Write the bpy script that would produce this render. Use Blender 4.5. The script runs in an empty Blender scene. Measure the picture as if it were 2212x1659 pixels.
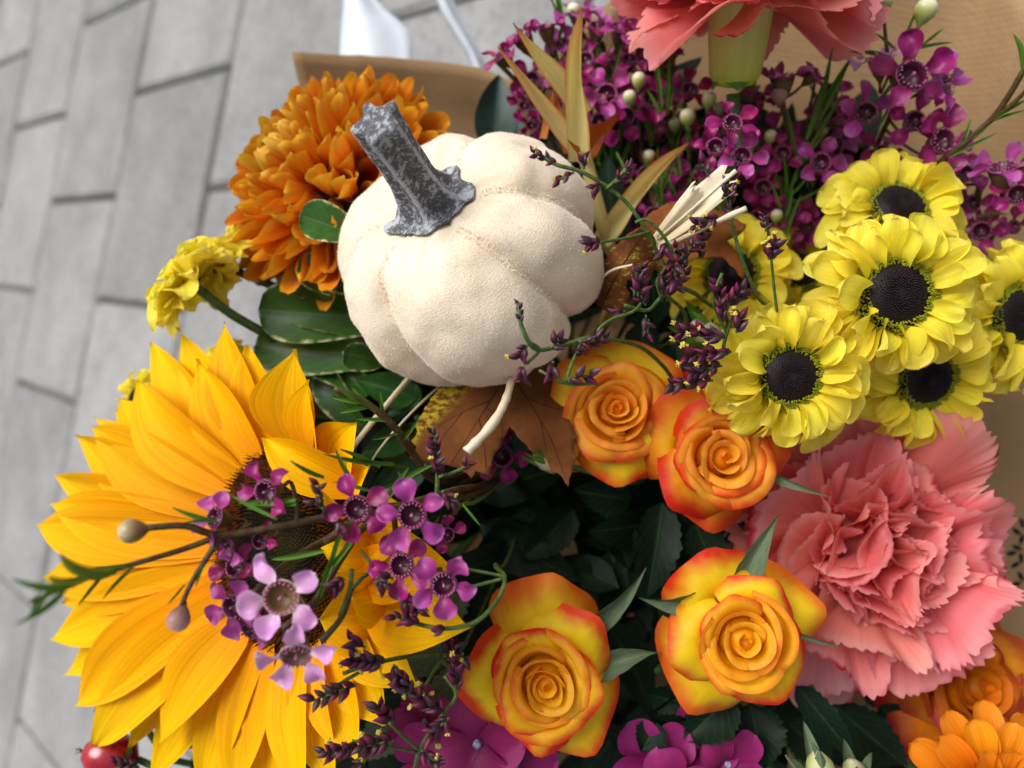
import bpy, math, random, zlib
import numpy as np
from mathutils import Vector, Matrix, noise
from mathutils.geometry import delaunay_2d_cdt
from mathutils.bvhtree import BVHTree

random.seed(7)
rng = np.random.default_rng(7)
scene = bpy.context.scene
col = scene.collection
PI = math.pi

# ---------------------------------------------------------------- camera
CAM_H = 0.52
F = 3000.0 * 2212 / 4096            # focal length in pixels of a 2212 x 1659 view
_v1 = Vector((-3498, 586, -3000)).normalized()      # horizontal "away" on the ground, in camera axes
_l = Vector((-.2, -1, 0)); _l = (_l - _v1 * _l.dot(_v1)).normalized()
_n = _v1.cross(_l)
CM = Matrix((_v1.cross(_n), _v1, _n))               # camera axes -> world
CPOS = Vector((0, 0, CAM_H))
cam_data = bpy.data.cameras.new('camera')
cam = bpy.data.objects.new('camera', cam_data)
col.objects.link(cam)
cam.matrix_world = Matrix.Translation(CPOS) @ CM.to_4x4()
cam_data.sensor_width = 36.0
cam_data.lens = 3000.0 / 4096 * 36
cam_data.clip_start = 0.005
cam_data.clip_end = 300
cam_data.dof.use_dof = True
cam_data.dof.focus_distance = 0.238
cam_data.dof.aperture_fstop = 7.2
scene.camera = cam

def D(u, v, d):
    """world point for a pixel of the 2212 x 1659 view at depth d"""
    return CPOS + CM @ Vector(((u - 1106) / F * d, -(v - 829.5) / F * d, -d))
def cdir(x, y, z):
    """world direction from camera axes: right, up, towards the camera"""
    return (CM @ Vector((x, y, z))).normalized()
def px(n, d):
    return n * d / F

# ---------------------------------------------------------------- light
SUN_DIR = cdir(-.62, .48, .62)
el = math.asin(SUN_DIR.z); az = math.atan2(SUN_DIR.x, SUN_DIR.y)
world = bpy.data.worlds.new('World'); scene.world = world; world.use_nodes = True
wn = world.node_tree; wn.nodes.clear()
sky = wn.nodes.new('ShaderNodeTexSky'); sky.sky_type = 'NISHITA'; sky.sun_disc = False
sky.sun_elevation = el; sky.sun_rotation = az; sky.dust_density = 6.0; sky.air_density = 1.0; sky.ozone_density = 0.6
hs = wn.nodes.new('ShaderNodeHueSaturation'); hs.inputs['Saturation'].default_value = 0.35
bg = wn.nodes.new('ShaderNodeBackground'); bg.inputs['Strength'].default_value = 0.08
wo = wn.nodes.new('ShaderNodeOutputWorld')
wn.links.new(sky.outputs[0], hs.inputs['Color']); wn.links.new(hs.outputs[0], bg.inputs[0]); wn.links.new(bg.outputs[0], wo.inputs[0])
sun_data = bpy.data.lights.new('sun', 'SUN'); sun_data.energy = 1.5; sun_data.angle = math.radians(42); sun_data.color = (1, .988, .97)
sun = bpy.data.objects.new('sun', sun_data); col.objects.link(sun)
sun.rotation_euler = SUN_DIR.to_track_quat('Z', 'Y').to_euler()
sun.location = (0, 0, 3)
scene.view_settings.view_transform = 'Standard'
scene.view_settings.look = 'None'
scene.view_settings.exposure = 0.85
scene.view_settings.gamma = 1.0
scene.render.engine = 'CYCLES'
scene.cycles.use_denoising = True
scene.cycles.max_bounces = 8
scene.cycles.transparent_max_bounces = 12

# ---------------------------------------------------------------- materials
def lin(h):
    h = h.lstrip('#'); o = []
    for i in (0, 2, 4):
        c = int(h[i:i + 2], 16) / 255
        o.append(c / 12.92 if c <= .04045 else ((c + .055) / 1.055) ** 2.4)
    return (*o, 1.0)

class NT:
    def __init__(s, name):
        s.m = bpy.data.materials.new(name); s.m.use_nodes = True
        s.t = s.m.node_tree; s.t.nodes.clear()
        s.out = s.n('ShaderNodeOutputMaterial')
    def n(s, ty, ins=None, **kw):
        x = s.t.nodes.new(ty)
        for k, v in kw.items(): setattr(x, k, v)
        for k, v in (ins or {}).items(): s.put(x.inputs[k], v)
        return x
    def put(s, sock, v):
        if isinstance(v, bpy.types.NodeSocket): s.t.links.new(v, sock)
        else: sock.default_value = v
    def math(s, op, a, b=0.0, clamp=False):
        x = s.n('ShaderNodeMath', operation=op, use_clamp=clamp); s.put(x.inputs[0], a); s.put(x.inputs[1], b); return x.outputs[0]
    def mix(s, f, a, b, blend='MIX'):
        x = s.n('ShaderNodeMix', data_type='RGBA', blend_type=blend)
        s.put(x.inputs[0], f); s.put(x.inputs[6], a); s.put(x.inputs[7], b); return x.outputs[2]
    def ramp(s, f, stops, interp='LINEAR'):
        x = s.n('ShaderNodeValToRGB'); r = x.color_ramp; r.interpolation = interp
        while len(r.elements) < len(stops): r.elements.new(.5)
        for e, (p, c) in zip(r.elements, stops):
            e.position = p; e.color = c if not isinstance(c, str) else lin(c)
        s.put(x.inputs[0], f); return x.outputs[0]
    def smooth(s, v, a, b):
        x = s.n('ShaderNodeMapRange', interpolation_type='SMOOTHSTEP'); s.put(x.inputs[0], v); x.inputs[1].default_value = a; x.inputs[2].default_value = b
        return x.outputs[0]
    def uv(s):
        t = s.n('ShaderNodeTexCoord'); x = s.n('ShaderNodeSeparateXYZ'); s.put(x.inputs[0], t.outputs['UV'])
        return t.outputs['UV'], x.outputs[0], x.outputs[1]
    def noise(s, vec, scale, detail=3, rough=.55):
        x = s.n('ShaderNodeTexNoise', {'Scale': scale, 'Detail': detail, 'Roughness': rough}); s.put(x.inputs['Vector'], vec); return x.outputs['Fac']
    def scaled(s, vec, sx, sy, sz=1):
        x = s.n('ShaderNodeVectorMath', operation='MULTIPLY'); s.put(x.inputs[0], vec); x.inputs[1].default_value = (sx, sy, sz); return x.outputs[0]
    def offset_random(s, vec):
        oi = s.n('ShaderNodeObjectInfo'); x = s.n('ShaderNodeVectorMath', operation='ADD'); m = s.math('MULTIPLY', oi.outputs['Random'], 37.0)
        c = s.n('ShaderNodeCombineXYZ'); s.put(c.inputs[2], m); s.put(x.inputs[0], vec); s.put(x.inputs[1], c.outputs[0]); return x.outputs[0], oi
    def bump(s, h, strength=.3, dist=.001):
        x = s.n('ShaderNodeBump', {'Strength': strength, 'Distance': dist}); s.put(x.inputs['Height'], h); return x.outputs[0]
    def surf(s, color, rough=.5, spec=.3, trans=0.0, normal=None, sheen=0.0, tcol=None, coat=0.0):
        p = s.n('ShaderNodeBsdfPrincipled'); s.put(p.inputs['Base Color'], color); s.put(p.inputs['Roughness'], rough)
        p.inputs['Specular IOR Level'].default_value = spec
        if sheen: p.inputs['Sheen Weight'].default_value = sheen; p.inputs['Sheen Roughness'].default_value = .4
        if coat: p.inputs['Coat Weight'].default_value = coat; p.inputs['Coat Roughness'].default_value = .25
        if normal is not None: s.put(p.inputs['Normal'], normal)
        sh = p.outputs[0]
        if trans:
            t = s.n('ShaderNodeBsdfTranslucent'); s.put(t.inputs[0], tcol if tcol is not None else color)
            if normal is not None: s.put(t.inputs['Normal'], normal)
            m = s.n('ShaderNodeMixShader', {0: trans}); s.put(m.inputs[1], sh); s.put(m.inputs[2], t.outputs[0]); sh = m.outputs[0]
        s.put(s.out.inputs[0], sh)
        return s.m

def petal_mat(name, stops, streak=(26, 2.0, .25), trans=.3, rough=.5, spec=.25, tip=None, rand=.10, bump=.25, side=None, huerand=.012, sheen=.0):
    k = NT(name); uv, u, v = k.uv(); ov, oi = k.offset_random(uv)
    c = k.ramp(v, stops)
    blot = k.noise(k.scaled(ov, 3, 2.2), 1.3, 3)
    if tip:    # (colour, start, end, spread) blotchy tint towards the rim; strength from the object's own colour.r
        tc, a, b, sp = tip
        vv = k.math('ADD', v, k.math('MULTIPLY', k.math('SUBTRACT', blot, .5), sp))
        m = k.math('MULTIPLY', k.smooth(vv, a, b), k.n('ShaderNodeSeparateColor', {0: oi.outputs['Color']}).outputs[0])
        c = k.mix(m, c, tc if not isinstance(tc, str) else lin(tc))
    if side:
        sc, a, b = side
        e = k.math('ABSOLUTE', k.math('MULTIPLY', k.math('SUBTRACT', u, .5), 2.0))
        e = k.math('ADD', e, k.math('MULTIPLY', k.math('SUBTRACT', blot, .5), .5))
        c = k.mix(k.smooth(e, a, b), c, lin(sc))
    st = k.noise(k.scaled(ov, streak[0], streak[1]), 1.0, 3)
    dark = k.math('ADD', 1 - streak[2] / 2, k.math('MULTIPLY', k.math('SUBTRACT', st, .5), streak[2] * 2))
    r = k.math('ADD', 1 - rand, k.math('MULTIPLY', oi.outputs['Random'], rand * 2))
    val = k.math('MULTIPLY', dark, r)
    h = k.n('ShaderNodeHueSaturation'); k.put(h.inputs['Color'], c); k.put(h.inputs['Value'], val)
    hr = k.n('ShaderNodeTexWhiteNoise', noise_dimensions='1D'); k.put(hr.inputs['W'], oi.outputs['Random'])
    k.put(h.inputs['Hue'], k.math('ADD', .5 - huerand, k.math('MULTIPLY', hr.outputs['Value'], huerand * 2)))
    nb = k.bump(st, bump, .0006)
    return k.surf(h.outputs[0], rough, spec, trans, nb, sheen=sheen)

def plain_mat(name, colour, rough=.6, spec=.3, var=.25, scale=300, trans=0, colour2=None, bump=.2, coat=0):
    k = NT(name); tc = k.n('ShaderNodeTexCoord'); ov, oi = k.offset_random(tc.outputs['Object'])
    nz = k.noise(ov, scale, 4)
    c2 = lin(colour2) if colour2 else tuple(x * (1 - var) for x in lin(colour)[:3]) + (1,)
    c = k.mix(k.smooth(nz, .35, .68), lin(colour), c2)
    r = k.math('ADD', .9, k.math('MULTIPLY', oi.outputs['Random'], .2))
    h = k.n('ShaderNodeHueSaturation'); k.put(h.inputs['Color'], c); k.put(h.inputs['Value'], r)
    return k.surf(h.outputs[0], rough, spec, trans, k.bump(nz, bump, .0005), coat=coat)

def leaf_mat(name, base, vein, side=None, rough=.42, trans=.12, nveins=9, spec=.4):
    k = NT(name); uv, u, v = k.uv(); ov, oi = k.offset_random(uv)
    e = k.math('ABSOLUTE', k.math('SUBTRACT', u, .5))
    mid = k.smooth(e, .035, .012)
    w = k.math('SUBTRACT', k.math('MULTIPLY', v, float(nveins)), k.math('MULTIPLY', e, 5.0))
    fr = k.math('ABSOLUTE', k.math('SUBTRACT', k.math('FRACT', w), .5))
    vv = k.math('MAXIMUM', mid, k.math('MULTIPLY', k.smooth(fr, .09, .02), .5))
    nz = k.noise(ov, 6, 4)
    c = k.mix(k.smooth(nz, .3, .7), lin(base), tuple(x * .72 for x in lin(base)[:3]) + (1,))
    c = k.mix(k.math('MULTIPLY', vv, .55), c, lin(vein))
    if side:
        bn = k.noise(k.scaled(ov, 5, 9), 1.0, 4, .7)
        ee = k.math('ADD', e, k.math('MULTIPLY', k.math('SUBTRACT', bn, .5), .30))
        vt = k.math('ADD', v, k.math('MULTIPLY', k.math('SUBTRACT', bn, .5), .35))
        m = k.math('MAXIMUM', k.smooth(ee, .45, .53), k.math('MULTIPLY', k.smooth(vt, .96, 1.03), .9))
        c = k.mix(m, c, lin(side))
    r = k.math('ADD', .8, k.math('MULTIPLY', oi.outputs['Random'], .4))
    h = k.n('ShaderNodeHueSaturation'); k.put(h.inputs['Color'], c); k.put(h.inputs['Value'], r)
    return k.surf(h.outputs[0], rough, spec, trans, k.bump(k.math('ADD', nz, k.math('MULTIPLY', vv, -.6)), .25, .0006))

M = {}
M['sun_petal'] = petal_mat('sunflower_petal', [(0, '#F39600'), (.25, '#FBB200'), (.7, '#FFC400'), (1, '#FFD20A')], (24, .6, .30), .28, .6, .1, rand=.09, bump=.35, huerand=.006)
M['daisy_petal'] = petal_mat('daisy_petal', [(0, '#DCD034'), (.15, '#F8E63E'), (.6, '#FFF04E'), (1, '#FFF06A')], (14, 1.2, .14), .45, .5, .2, rand=.06, bump=.35, tip=('#A88A20', .98, 1.10, .35), huerand=.008)
M['rose_petal'] = petal_mat('rose_petal', [(0, '#FFC408'), (.45, '#FFD010'), (.8, '#FFD81E'), (1, '#FFD630')], (12, 2, .14), .36, .48, .22, rand=.05, bump=.15, tip=('#EA3A1C', .84, 1.02, .28), huerand=.008)
M['rose_petal_orange'] = petal_mat('rose_petal_orange', [(0, '#FC9808'), (.45, '#FFA814'), (.8, '#FFB226'), (1, '#FFBC46')], (12, 2, .14), .42, .48, .22, rand=.05, bump=.15, tip=('#EE4A20', .86, 1.02, .26), huerand=.008)
M['rose_petal_gold'] = petal_mat('rose_petal_gold', [(0, '#FFA608'), (.45, '#FFB812'), (.8, '#FFC21E'), (1, '#FFC83A')], (12, 2, .14), .42, .48, .22, rand=.05, bump=.15, tip=('#EE4A20', .86, 1.02, .26), huerand=.008)
M['rose_petal_deep'] = petal_mat('rose_petal_deep', [(0, '#FAB008'), (.45, '#FFBA12'), (.8, '#FFBC20'), (1, '#FDB234')], (12, 2, .14), .36, .48, .22, rand=.05, bump=.15, tip=('#DA3614', .70, 1.0, .30), huerand=.008)
M['rose_petal_shaded'] = petal_mat('rose_petal_shaded', [(0, '#C8760A'), (.5, '#EC9A10'), (1, '#E88A1C')], (16, 2, .12), .25, .5, .2, rand=.08, bump=.15, tip=('#96161A', .70, 1.0, .45))  # darker copy of the rose petal, shade put into its colour
M['carnation'] = petal_mat('carnation_petal', [(0, '#F28E88'), (.35, '#F27A75'), (.8, '#F68884'), (1, '#FAACA8')], (30, 1.2, .18), .42, .55, .18, tip=('#C81E40', .95, 1.06, .34), rand=.07, bump=.4, huerand=.012)
M['carnation_pale'] = petal_mat('carnation_petal_pale', [(0, '#F6AAA6'), (.4, '#F69E9C'), (.8, '#F8AAA9'), (1, '#FBC2C1')], (34, 1.2, .18), .42, .55, .18, tip=('#CC1F48', .93, 1.06, .40), rand=.07, bump=.4, huerand=.012)
M['mum_petal'] = petal_mat('mum_petal', [(0, '#BE3C0A'), (.35, '#DC640E'), (.75, '#EC8C18'), (1, '#F2B42E')], (18, 1.5, .2), .28, .5, .25, side=('#F2B428', .60, 1.02), rand=.10, bump=.3, huerand=.012)
M['mum_young'] = petal_mat('mum_young_petal', [(0, '#C87A10'), (.5, '#E2A01C'), (1, '#F0C84A')], (18, 1.5, .2), .28, .5, .25, rand=.10, bump=.3)
M['gerbera_petal'] = petal_mat('gerbera_petal', [(0, '#D86A04'), (.5, '#F08C12'), (1, '#F49A22')], (22, 1, .2), .3, .5, .2, rand=.05, bump=.5)
M['wax_petal'] = petal_mat('wax_petal', [(0, '#7C1048'), (.3, '#9C1C66'), (.85, '#9E2472'), (1, '#B04A8E')], (10, 3, .2), .22, .38, .4, rand=.16, bump=.2, huerand=.014)
M['wax_petal_pale'] = petal_mat('wax_petal_pale', [(0, '#F4D6EC'), (.25, '#E8AEDF'), (.7, '#DE9CDA'), (1, '#F4D4F0')], (10, 3, .2), .25, .4, .35, rand=.08, bump=.2)
M['wax_petal_mid'] = petal_mat('wax_petal_mid', [(0, '#A03A80'), (.4, '#AC3C90'), (1, '#C070B4')], (10, 3, .2), .25, .4, .35, rand=.12, bump=.2)
M['wax_cup'] = petal_mat('wax_cup', [(0, '#3E0824'), (.25, '#5C1038'), (.38, '#8A2E66'), (.45, '#A04C84'), (.6, '#4A2030'), (1, '#4A3A20')], (8, 6, .5), .0, .35, .45, rand=.1)
M['wax_cup_pale'] = petal_mat('wax_cup_pale', [(0, '#9A7048'), (.2, '#86663A'), (.36, '#B08A80'), (.45, '#E2B4CE'), (.6, '#8A6A50'), (1, '#5A5A2A')], (8, 6, .5), .0, .4, .4, rand=.1)
M['stamen'] = plain_mat('wax_stamen', '#D08AA6', .5, .3, .4, 2000, 0, '#7A1A50')
M['calyx'] = plain_mat('wax_calyx', '#5A5A2A', .5, .3, .4, 500, 0, '#5A2A2A')
M['wax_stem'] = plain_mat('wax_stem', '#4A2A1E', .55, .3, .4, 400, 0, '#4E4A24')
M['needle'] = plain_mat('needle_leaf', '#6A9236', .42, .35, .3, 300, .2, '#44701F')
M['bud_white'] = petal_mat('wax_bud', [(0, '#F4EEDC'), (.28, '#E8E2C0'), (.5, '#B4BC70'), (1, '#66802E')], (7, 2, .25), .1, .32, .4, rand=.08)
M['bud_pink'] = petal_mat('wax_bud_pink', [(0, '#E8C4B8'), (.3, '#D09A94'), (.6, '#A87C72'), (1, '#6A4A34')], (7, 2, .3), .1, .32, .4, rand=.08)
M['bud_tan'] = petal_mat('wax_bud_tan', [(0, '#E8DCBC'), (.3, '#C8B084'), (.6, '#94744E'), (1, '#5A4028')], (7, 2, .3), .1, .32, .4, rand=.08)
M['limo'] = petal_mat('statice_bud', [(0, '#2E1A20'), (.4, '#43142A'), (.75, '#7E1848'), (1, '#A02A62')], (6, 2, .4), .08, .42, .3, rand=.3, bump=.3)
M['limo_grey'] = petal_mat('statice_bud_grey', [(0, '#33262A'), (.5, '#4A2A3A'), (1, '#6E2A4E')], (6, 2, .6), .05, .4, .4, rand=.3, bump=.3)
M['limo_yellow'] = plain_mat('statice_yellow', '#D4C43A', .6, .2, .3, 700, .2, '#E4DA78')
M['limo_stem'] = plain_mat('statice_stem', '#3E5824', .55, .3, .3, 500, 0, '#5C7038')
M['green_stem'] = plain_mat('green_stem', '#4C6A30', .5, .35, .3, 300, 0, '#3A5424')
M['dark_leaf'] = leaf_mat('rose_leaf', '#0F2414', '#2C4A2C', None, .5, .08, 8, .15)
M['blue_leaf'] = leaf_mat('blue_green_leaf', '#2E4A42', '#41605A', None, .5, .08, 7)
M['var_leaf'] = leaf_mat('variegated_leaf', '#3A6426', '#55803A', '#DAD9A6', .34, .15, 7)
M['var_plain'] = leaf_mat('plain_glossy_leaf', '#33602A', '#4E7E44', None, .28, .12, 5, .5)
M['sepal'] = leaf_mat('sepal', '#66785A', '#7E8E70', None, .7, .12, 5, .2)
M['sepal_green'] = leaf_mat('sepal_green', '#5E8A30', '#7CA048', None, .5, .15, 5, .3)
M['calyx_green'] = petal_mat('carnation_calyx', [(0, '#6E9A34'), (.25, '#C8E05C'), (1, '#E4F0A4')], (16, .6, .15), .25, .4, .35, rand=.03, bump=.2)
M['berry'] = plain_mat('berry_skin', '#A60F24', .18, .5, .25, 120, 0, '#7A0818', .05, .5)
M['hydrangea'] = petal_mat('hydrangea_petal', [(0, '#7A1650'), (.4, '#9C2468'), (1, '#A8327E')], (8, 3, .2), .28, .5, .25, rand=.14, bump=.3, huerand=.012)
M['hydr_eye'] = plain_mat('hydrangea_eye', '#6A6A8E', .5, .3, .5, 900, 0, '#A8A8C0')
M['raffia'] = petal_mat('raffia', [(0, '#D8C7A0'), (.5, '#E8DABA'), (1, '#EDE2C8')], (9, .8, .16), .2, .55, .25, rand=.05, bump=.2)
M['bract'] = petal_mat('bract', [(0, '#EADB98'), (.5, '#F0DC8E'), (.8, '#EFC070'), (1, '#D2803A')], (20, .9, .25), .40, .45, .3, side=('#D6842C', .72, 1.1), rand=.08, bump=.5)
M['bract_orange'] = petal_mat('bract_orange', [(0, '#B8742A'), (.5, '#BC6A24'), (1, '#B4481C')], (20, .9, .3), .28, .45, .3, rand=.1, bump=.5)

# ---------------------------------------------------------------- mesh and object helpers
def mesh_from(name, V, Fc, mat, uvs=None, smooth=True):
    me = bpy.data.meshes.new(name); me.from_pydata([tuple(map(float, p)) for p in V], [], Fc)
    if uvs is not None:
        lay = me.uv_layers.new(name='UVMap')
        idx = np.empty(len(me.loops), dtype=np.int32); me.loops.foreach_get('vertex_index', idx)
        lay.data.foreach_set('uv', np.asarray(uvs, dtype=np.float32)[idx].ravel())
    if smooth: me.polygons.foreach_set('use_smooth', np.ones(len(me.polygons), dtype=bool))
    if mat is not None: me.materials.append(M[mat] if isinstance(mat, str) else mat)
    me.update(); return me

def grid_faces(nv, nu, off=0, wrap=False):
    w = nu if wrap else nu + 1; fs = []
    for i in range(nv):
        for j in range(nu):
            a = i * w + j; b = i * w + (j + 1) % w; fs.append((off + a, off + b, off + b + w, off + a + w))
    return fs

def grid_mesh(name, P, mat, wrap=False):
    nv, nu = P.shape[0] - 1, P.shape[1] - (0 if wrap else 1)
    t = np.linspace(0, 1, P.shape[0])[:, None] * np.ones((1, P.shape[1])); a = np.linspace(0, 1, P.shape[1])[None, :] * np.ones((P.shape[0], 1))
    return mesh_from(name, P.reshape(-1, 3), grid_faces(nv, nu, 0, wrap), mat, np.stack([a.ravel(), t.ravel()], 1))

def prof_sun(t): return (.38 + 1.25 * t) * (1 - t ** 2.0) ** 1.32 / .74
def prof_daisy(t): return (.42 + .75 * t) * np.sqrt(np.clip(1 - t ** 5.5, 0, 1))
def prof_leaf(t): return np.sin(PI * np.clip(t, 0, 1) ** .8) ** .75 * (1 - .15 * t)
def prof_round(t): return np.clip(.30 + 1.5 * t, 0, 1) ** 1.0 * np.sqrt(np.clip(1 - (np.clip((t - .52) / .48, 0, 1)) ** 2.6, 0, 1))
def prof_obov(t): return (.25 + .95 * t ** .8) * np.sqrt(np.clip(1 - t ** 6, 0, 1))
def prof_sepal(t): return (.42 + 1.9 * t) * (1 - t) ** 1.5 / .72
def prof_spike(t): return (.55 + 1.3 * t * (1 - t)) * (1 - t) ** .75
def prof_strip(t): return np.ones_like(t)

def strap(L=1, W=.3, prof=prof_sun, nu=6, nv=10, cup=.15, arch=.08, droop=0., twist=0., groove=0., ng=3, wave=0., fold=0., nz=0., seed=0, serr=0., nser=9):
    s = np.linspace(0, 1, nv + 1)[:, None]; t = 1 - (1 - s) ** 1.35
    a = np.linspace(-1, 1, nu + 1)[None, :]
    w = prof(t) * W / 2
    if serr:
        w = w * (1 + serr * (np.abs(((t * nser) % 1)) - .5) * (np.abs(a) > .98))
    r = np.random.default_rng(seed); ph = r.uniform(0, 6.28, 4)
    x = w * a; y = L * t + 0 * a
    z = cup * W * a ** 2 * np.sin(PI * np.clip(t, .1, .95)) + arch * L * np.sin(PI * t * .95) - droop * L * t ** 2
    z = z + fold * W * np.abs(a) * prof(t)
    z = z + groove * W * np.cos(ng * PI * a) * np.sin(PI * t)
    z = z + wave * W * np.sin(t * 7 + ph[0] + a * 1.3) * np.abs(a) ** 1.5
    if nz: z = z + nz * W * (np.sin(3 * a + 4 * t + ph[1]) + np.sin(-2.3 * a + 6 * t + ph[2])) * t
    ang = twist * t
    x2 = x * np.cos(ang) - z * np.sin(ang) * .6; z2 = z + x * np.sin(ang)
    return np.stack([x2, y, z2], -1)

def catmull(pts, n=6):
    p = [Vector(q) for q in pts]; p = [p[0] * 2 - p[1]] + p + [p[-1] * 2 - p[-2]]; out = []
    for i in range(1, len(p) - 2):
        for k in range(n):
            t = k / n; a, b, c, d = p[i - 1], p[i], p[i + 1], p[i + 2]
            out.append(.5 * ((2 * b) + (c - a) * t + (2 * a - 5 * b + 4 * c - d) * t * t + (3 * b - a - 3 * c + d) * t ** 3))
    out.append(p[-2]); return out

def tube_mesh(name, pts, r0, r1, mat, sides=7, n=5, cap=True, smoothpath=True, bumpy=0.):
    q = catmull(pts, n) if smoothpath and len(pts) > 2 else [Vector(p) for p in pts]
    V = []; m = len(q); ref = None; uvs = []
    for i, p in enumerate(q):
        tg = (q[min(i + 1, m - 1)] - q[max(i - 1, 0)])
        tg = tg.normalized() if tg.length > 1e-9 else Vector((0, 0, 1))
        if ref is None: ref = tg.orthogonal().normalized()
        ref = (ref - tg * ref.dot(tg)).normalized(); bi = tg.cross(ref)
        f = i / (m - 1); r = r0 + (r1 - r0) * f
        if bumpy: r *= 1 + bumpy * random.uniform(-1, 1)
        for k in range(sides):
            a = 2 * PI * k / sides; V.append(p + ref * math.cos(a) * r + bi * math.sin(a) * r); uvs.append((k / sides, f))
    Fc = grid_faces(m - 1, sides, 0, True)
    if cap: Fc += [tuple(range(sides))[::-1], tuple(range((m - 1) * sides, m * sides))]
    return mesh_from(name, V, Fc, mat, uvs)

def lathe(name, prof, mat, seg=14, closed=True, lobes=0, la=0.):
    P = np.array([[[r * (1 + la * math.cos(lobes * 2 * PI * k / seg)) * math.cos(2 * PI * k / seg), r * (1 + la * math.cos(lobes * 2 * PI * k / seg)) * math.sin(2 * PI * k / seg), z] for k in range(seg)] for r, z in prof])
    return grid_mesh(name, P, mat, True)

def frame(pos, N, spin=0.):
    z = Vector(N).normalized(); x = cdir(1, 0, 0); x = (x - z * x.dot(z))
    if x.length < .05: x = cdir(0, 1, 0); x = x - z * x.dot(z)
    x.normalize(); y = z.cross(x)
    m = Matrix((x, y, z)).transposed().to_4x4(); m.translation = pos
    return m @ Matrix.Rotation(spin, 4, 'Z')
def aim(B, T, N):
    """matrix with y from B to T and z near N; returns matrix and length"""
    y = (T - B); L = y.length; y.normalize(); z = N - y * N.dot(y); z.normalize(); x = y.cross(z)
    m = Matrix((x, y, z)).transposed().to_4x4(); m.translation = B
    return m, L
def S(k): return Matrix.Diagonal((k, k, k, 1)) if not isinstance(k, tuple) else Matrix.Diagonal((*k, 1))
def R(a, ax): return Matrix.Rotation(a, 4, ax)
def T(x, y, z): return Matrix.Translation((x, y, z))

WM = {}
I4 = Matrix.Identity(4)
class Thing:
    def __init__(s, name, label, cat, loc, group=None):
        random.seed(zlib.crc32(label.encode()))      # each thing keeps its own shape whatever else changes
        s.o = bpy.data.objects.new(name, None); col.objects.link(s.o); s.o.location = loc; s.o.empty_display_size = .01
        s.o['label'] = label; s.o['category'] = cat
        if group: s.o['group'] = group
        WM[s.o] = Matrix.Translation(loc)
    def add(s, name, me, wm=I4, under=None, color=None, label=None, stuff=False):
        o = bpy.data.objects.new(name, me); col.objects.link(o); p = under or s.o
        o.parent = p; o.matrix_basis = WM[p].inverted() @ wm; WM[o] = wm
        if color is not None: o.color = (color, color, color, 1)
        if label: o['label'] = label
        if stuff: o['kind'] = 'stuff'
        return o
def single(name, me, label, cat, group=None):
    """a thing that is one mesh: origin moved to the mesh's own centre"""
    n = len(me.vertices); a = np.empty(n * 3, dtype=np.float32); me.vertices.foreach_get('co', a); a = a.reshape(-1, 3)
    c = a.mean(0); a -= c; me.vertices.foreach_set('co', a.ravel()); me.update()
    o = bpy.data.objects.new(name, me); col.objects.link(o); o.location = c
    o['label'] = label; o['category'] = cat
    if group: o['group'] = group
    return o
def jit(a): return random.uniform(-a, a)

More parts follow.
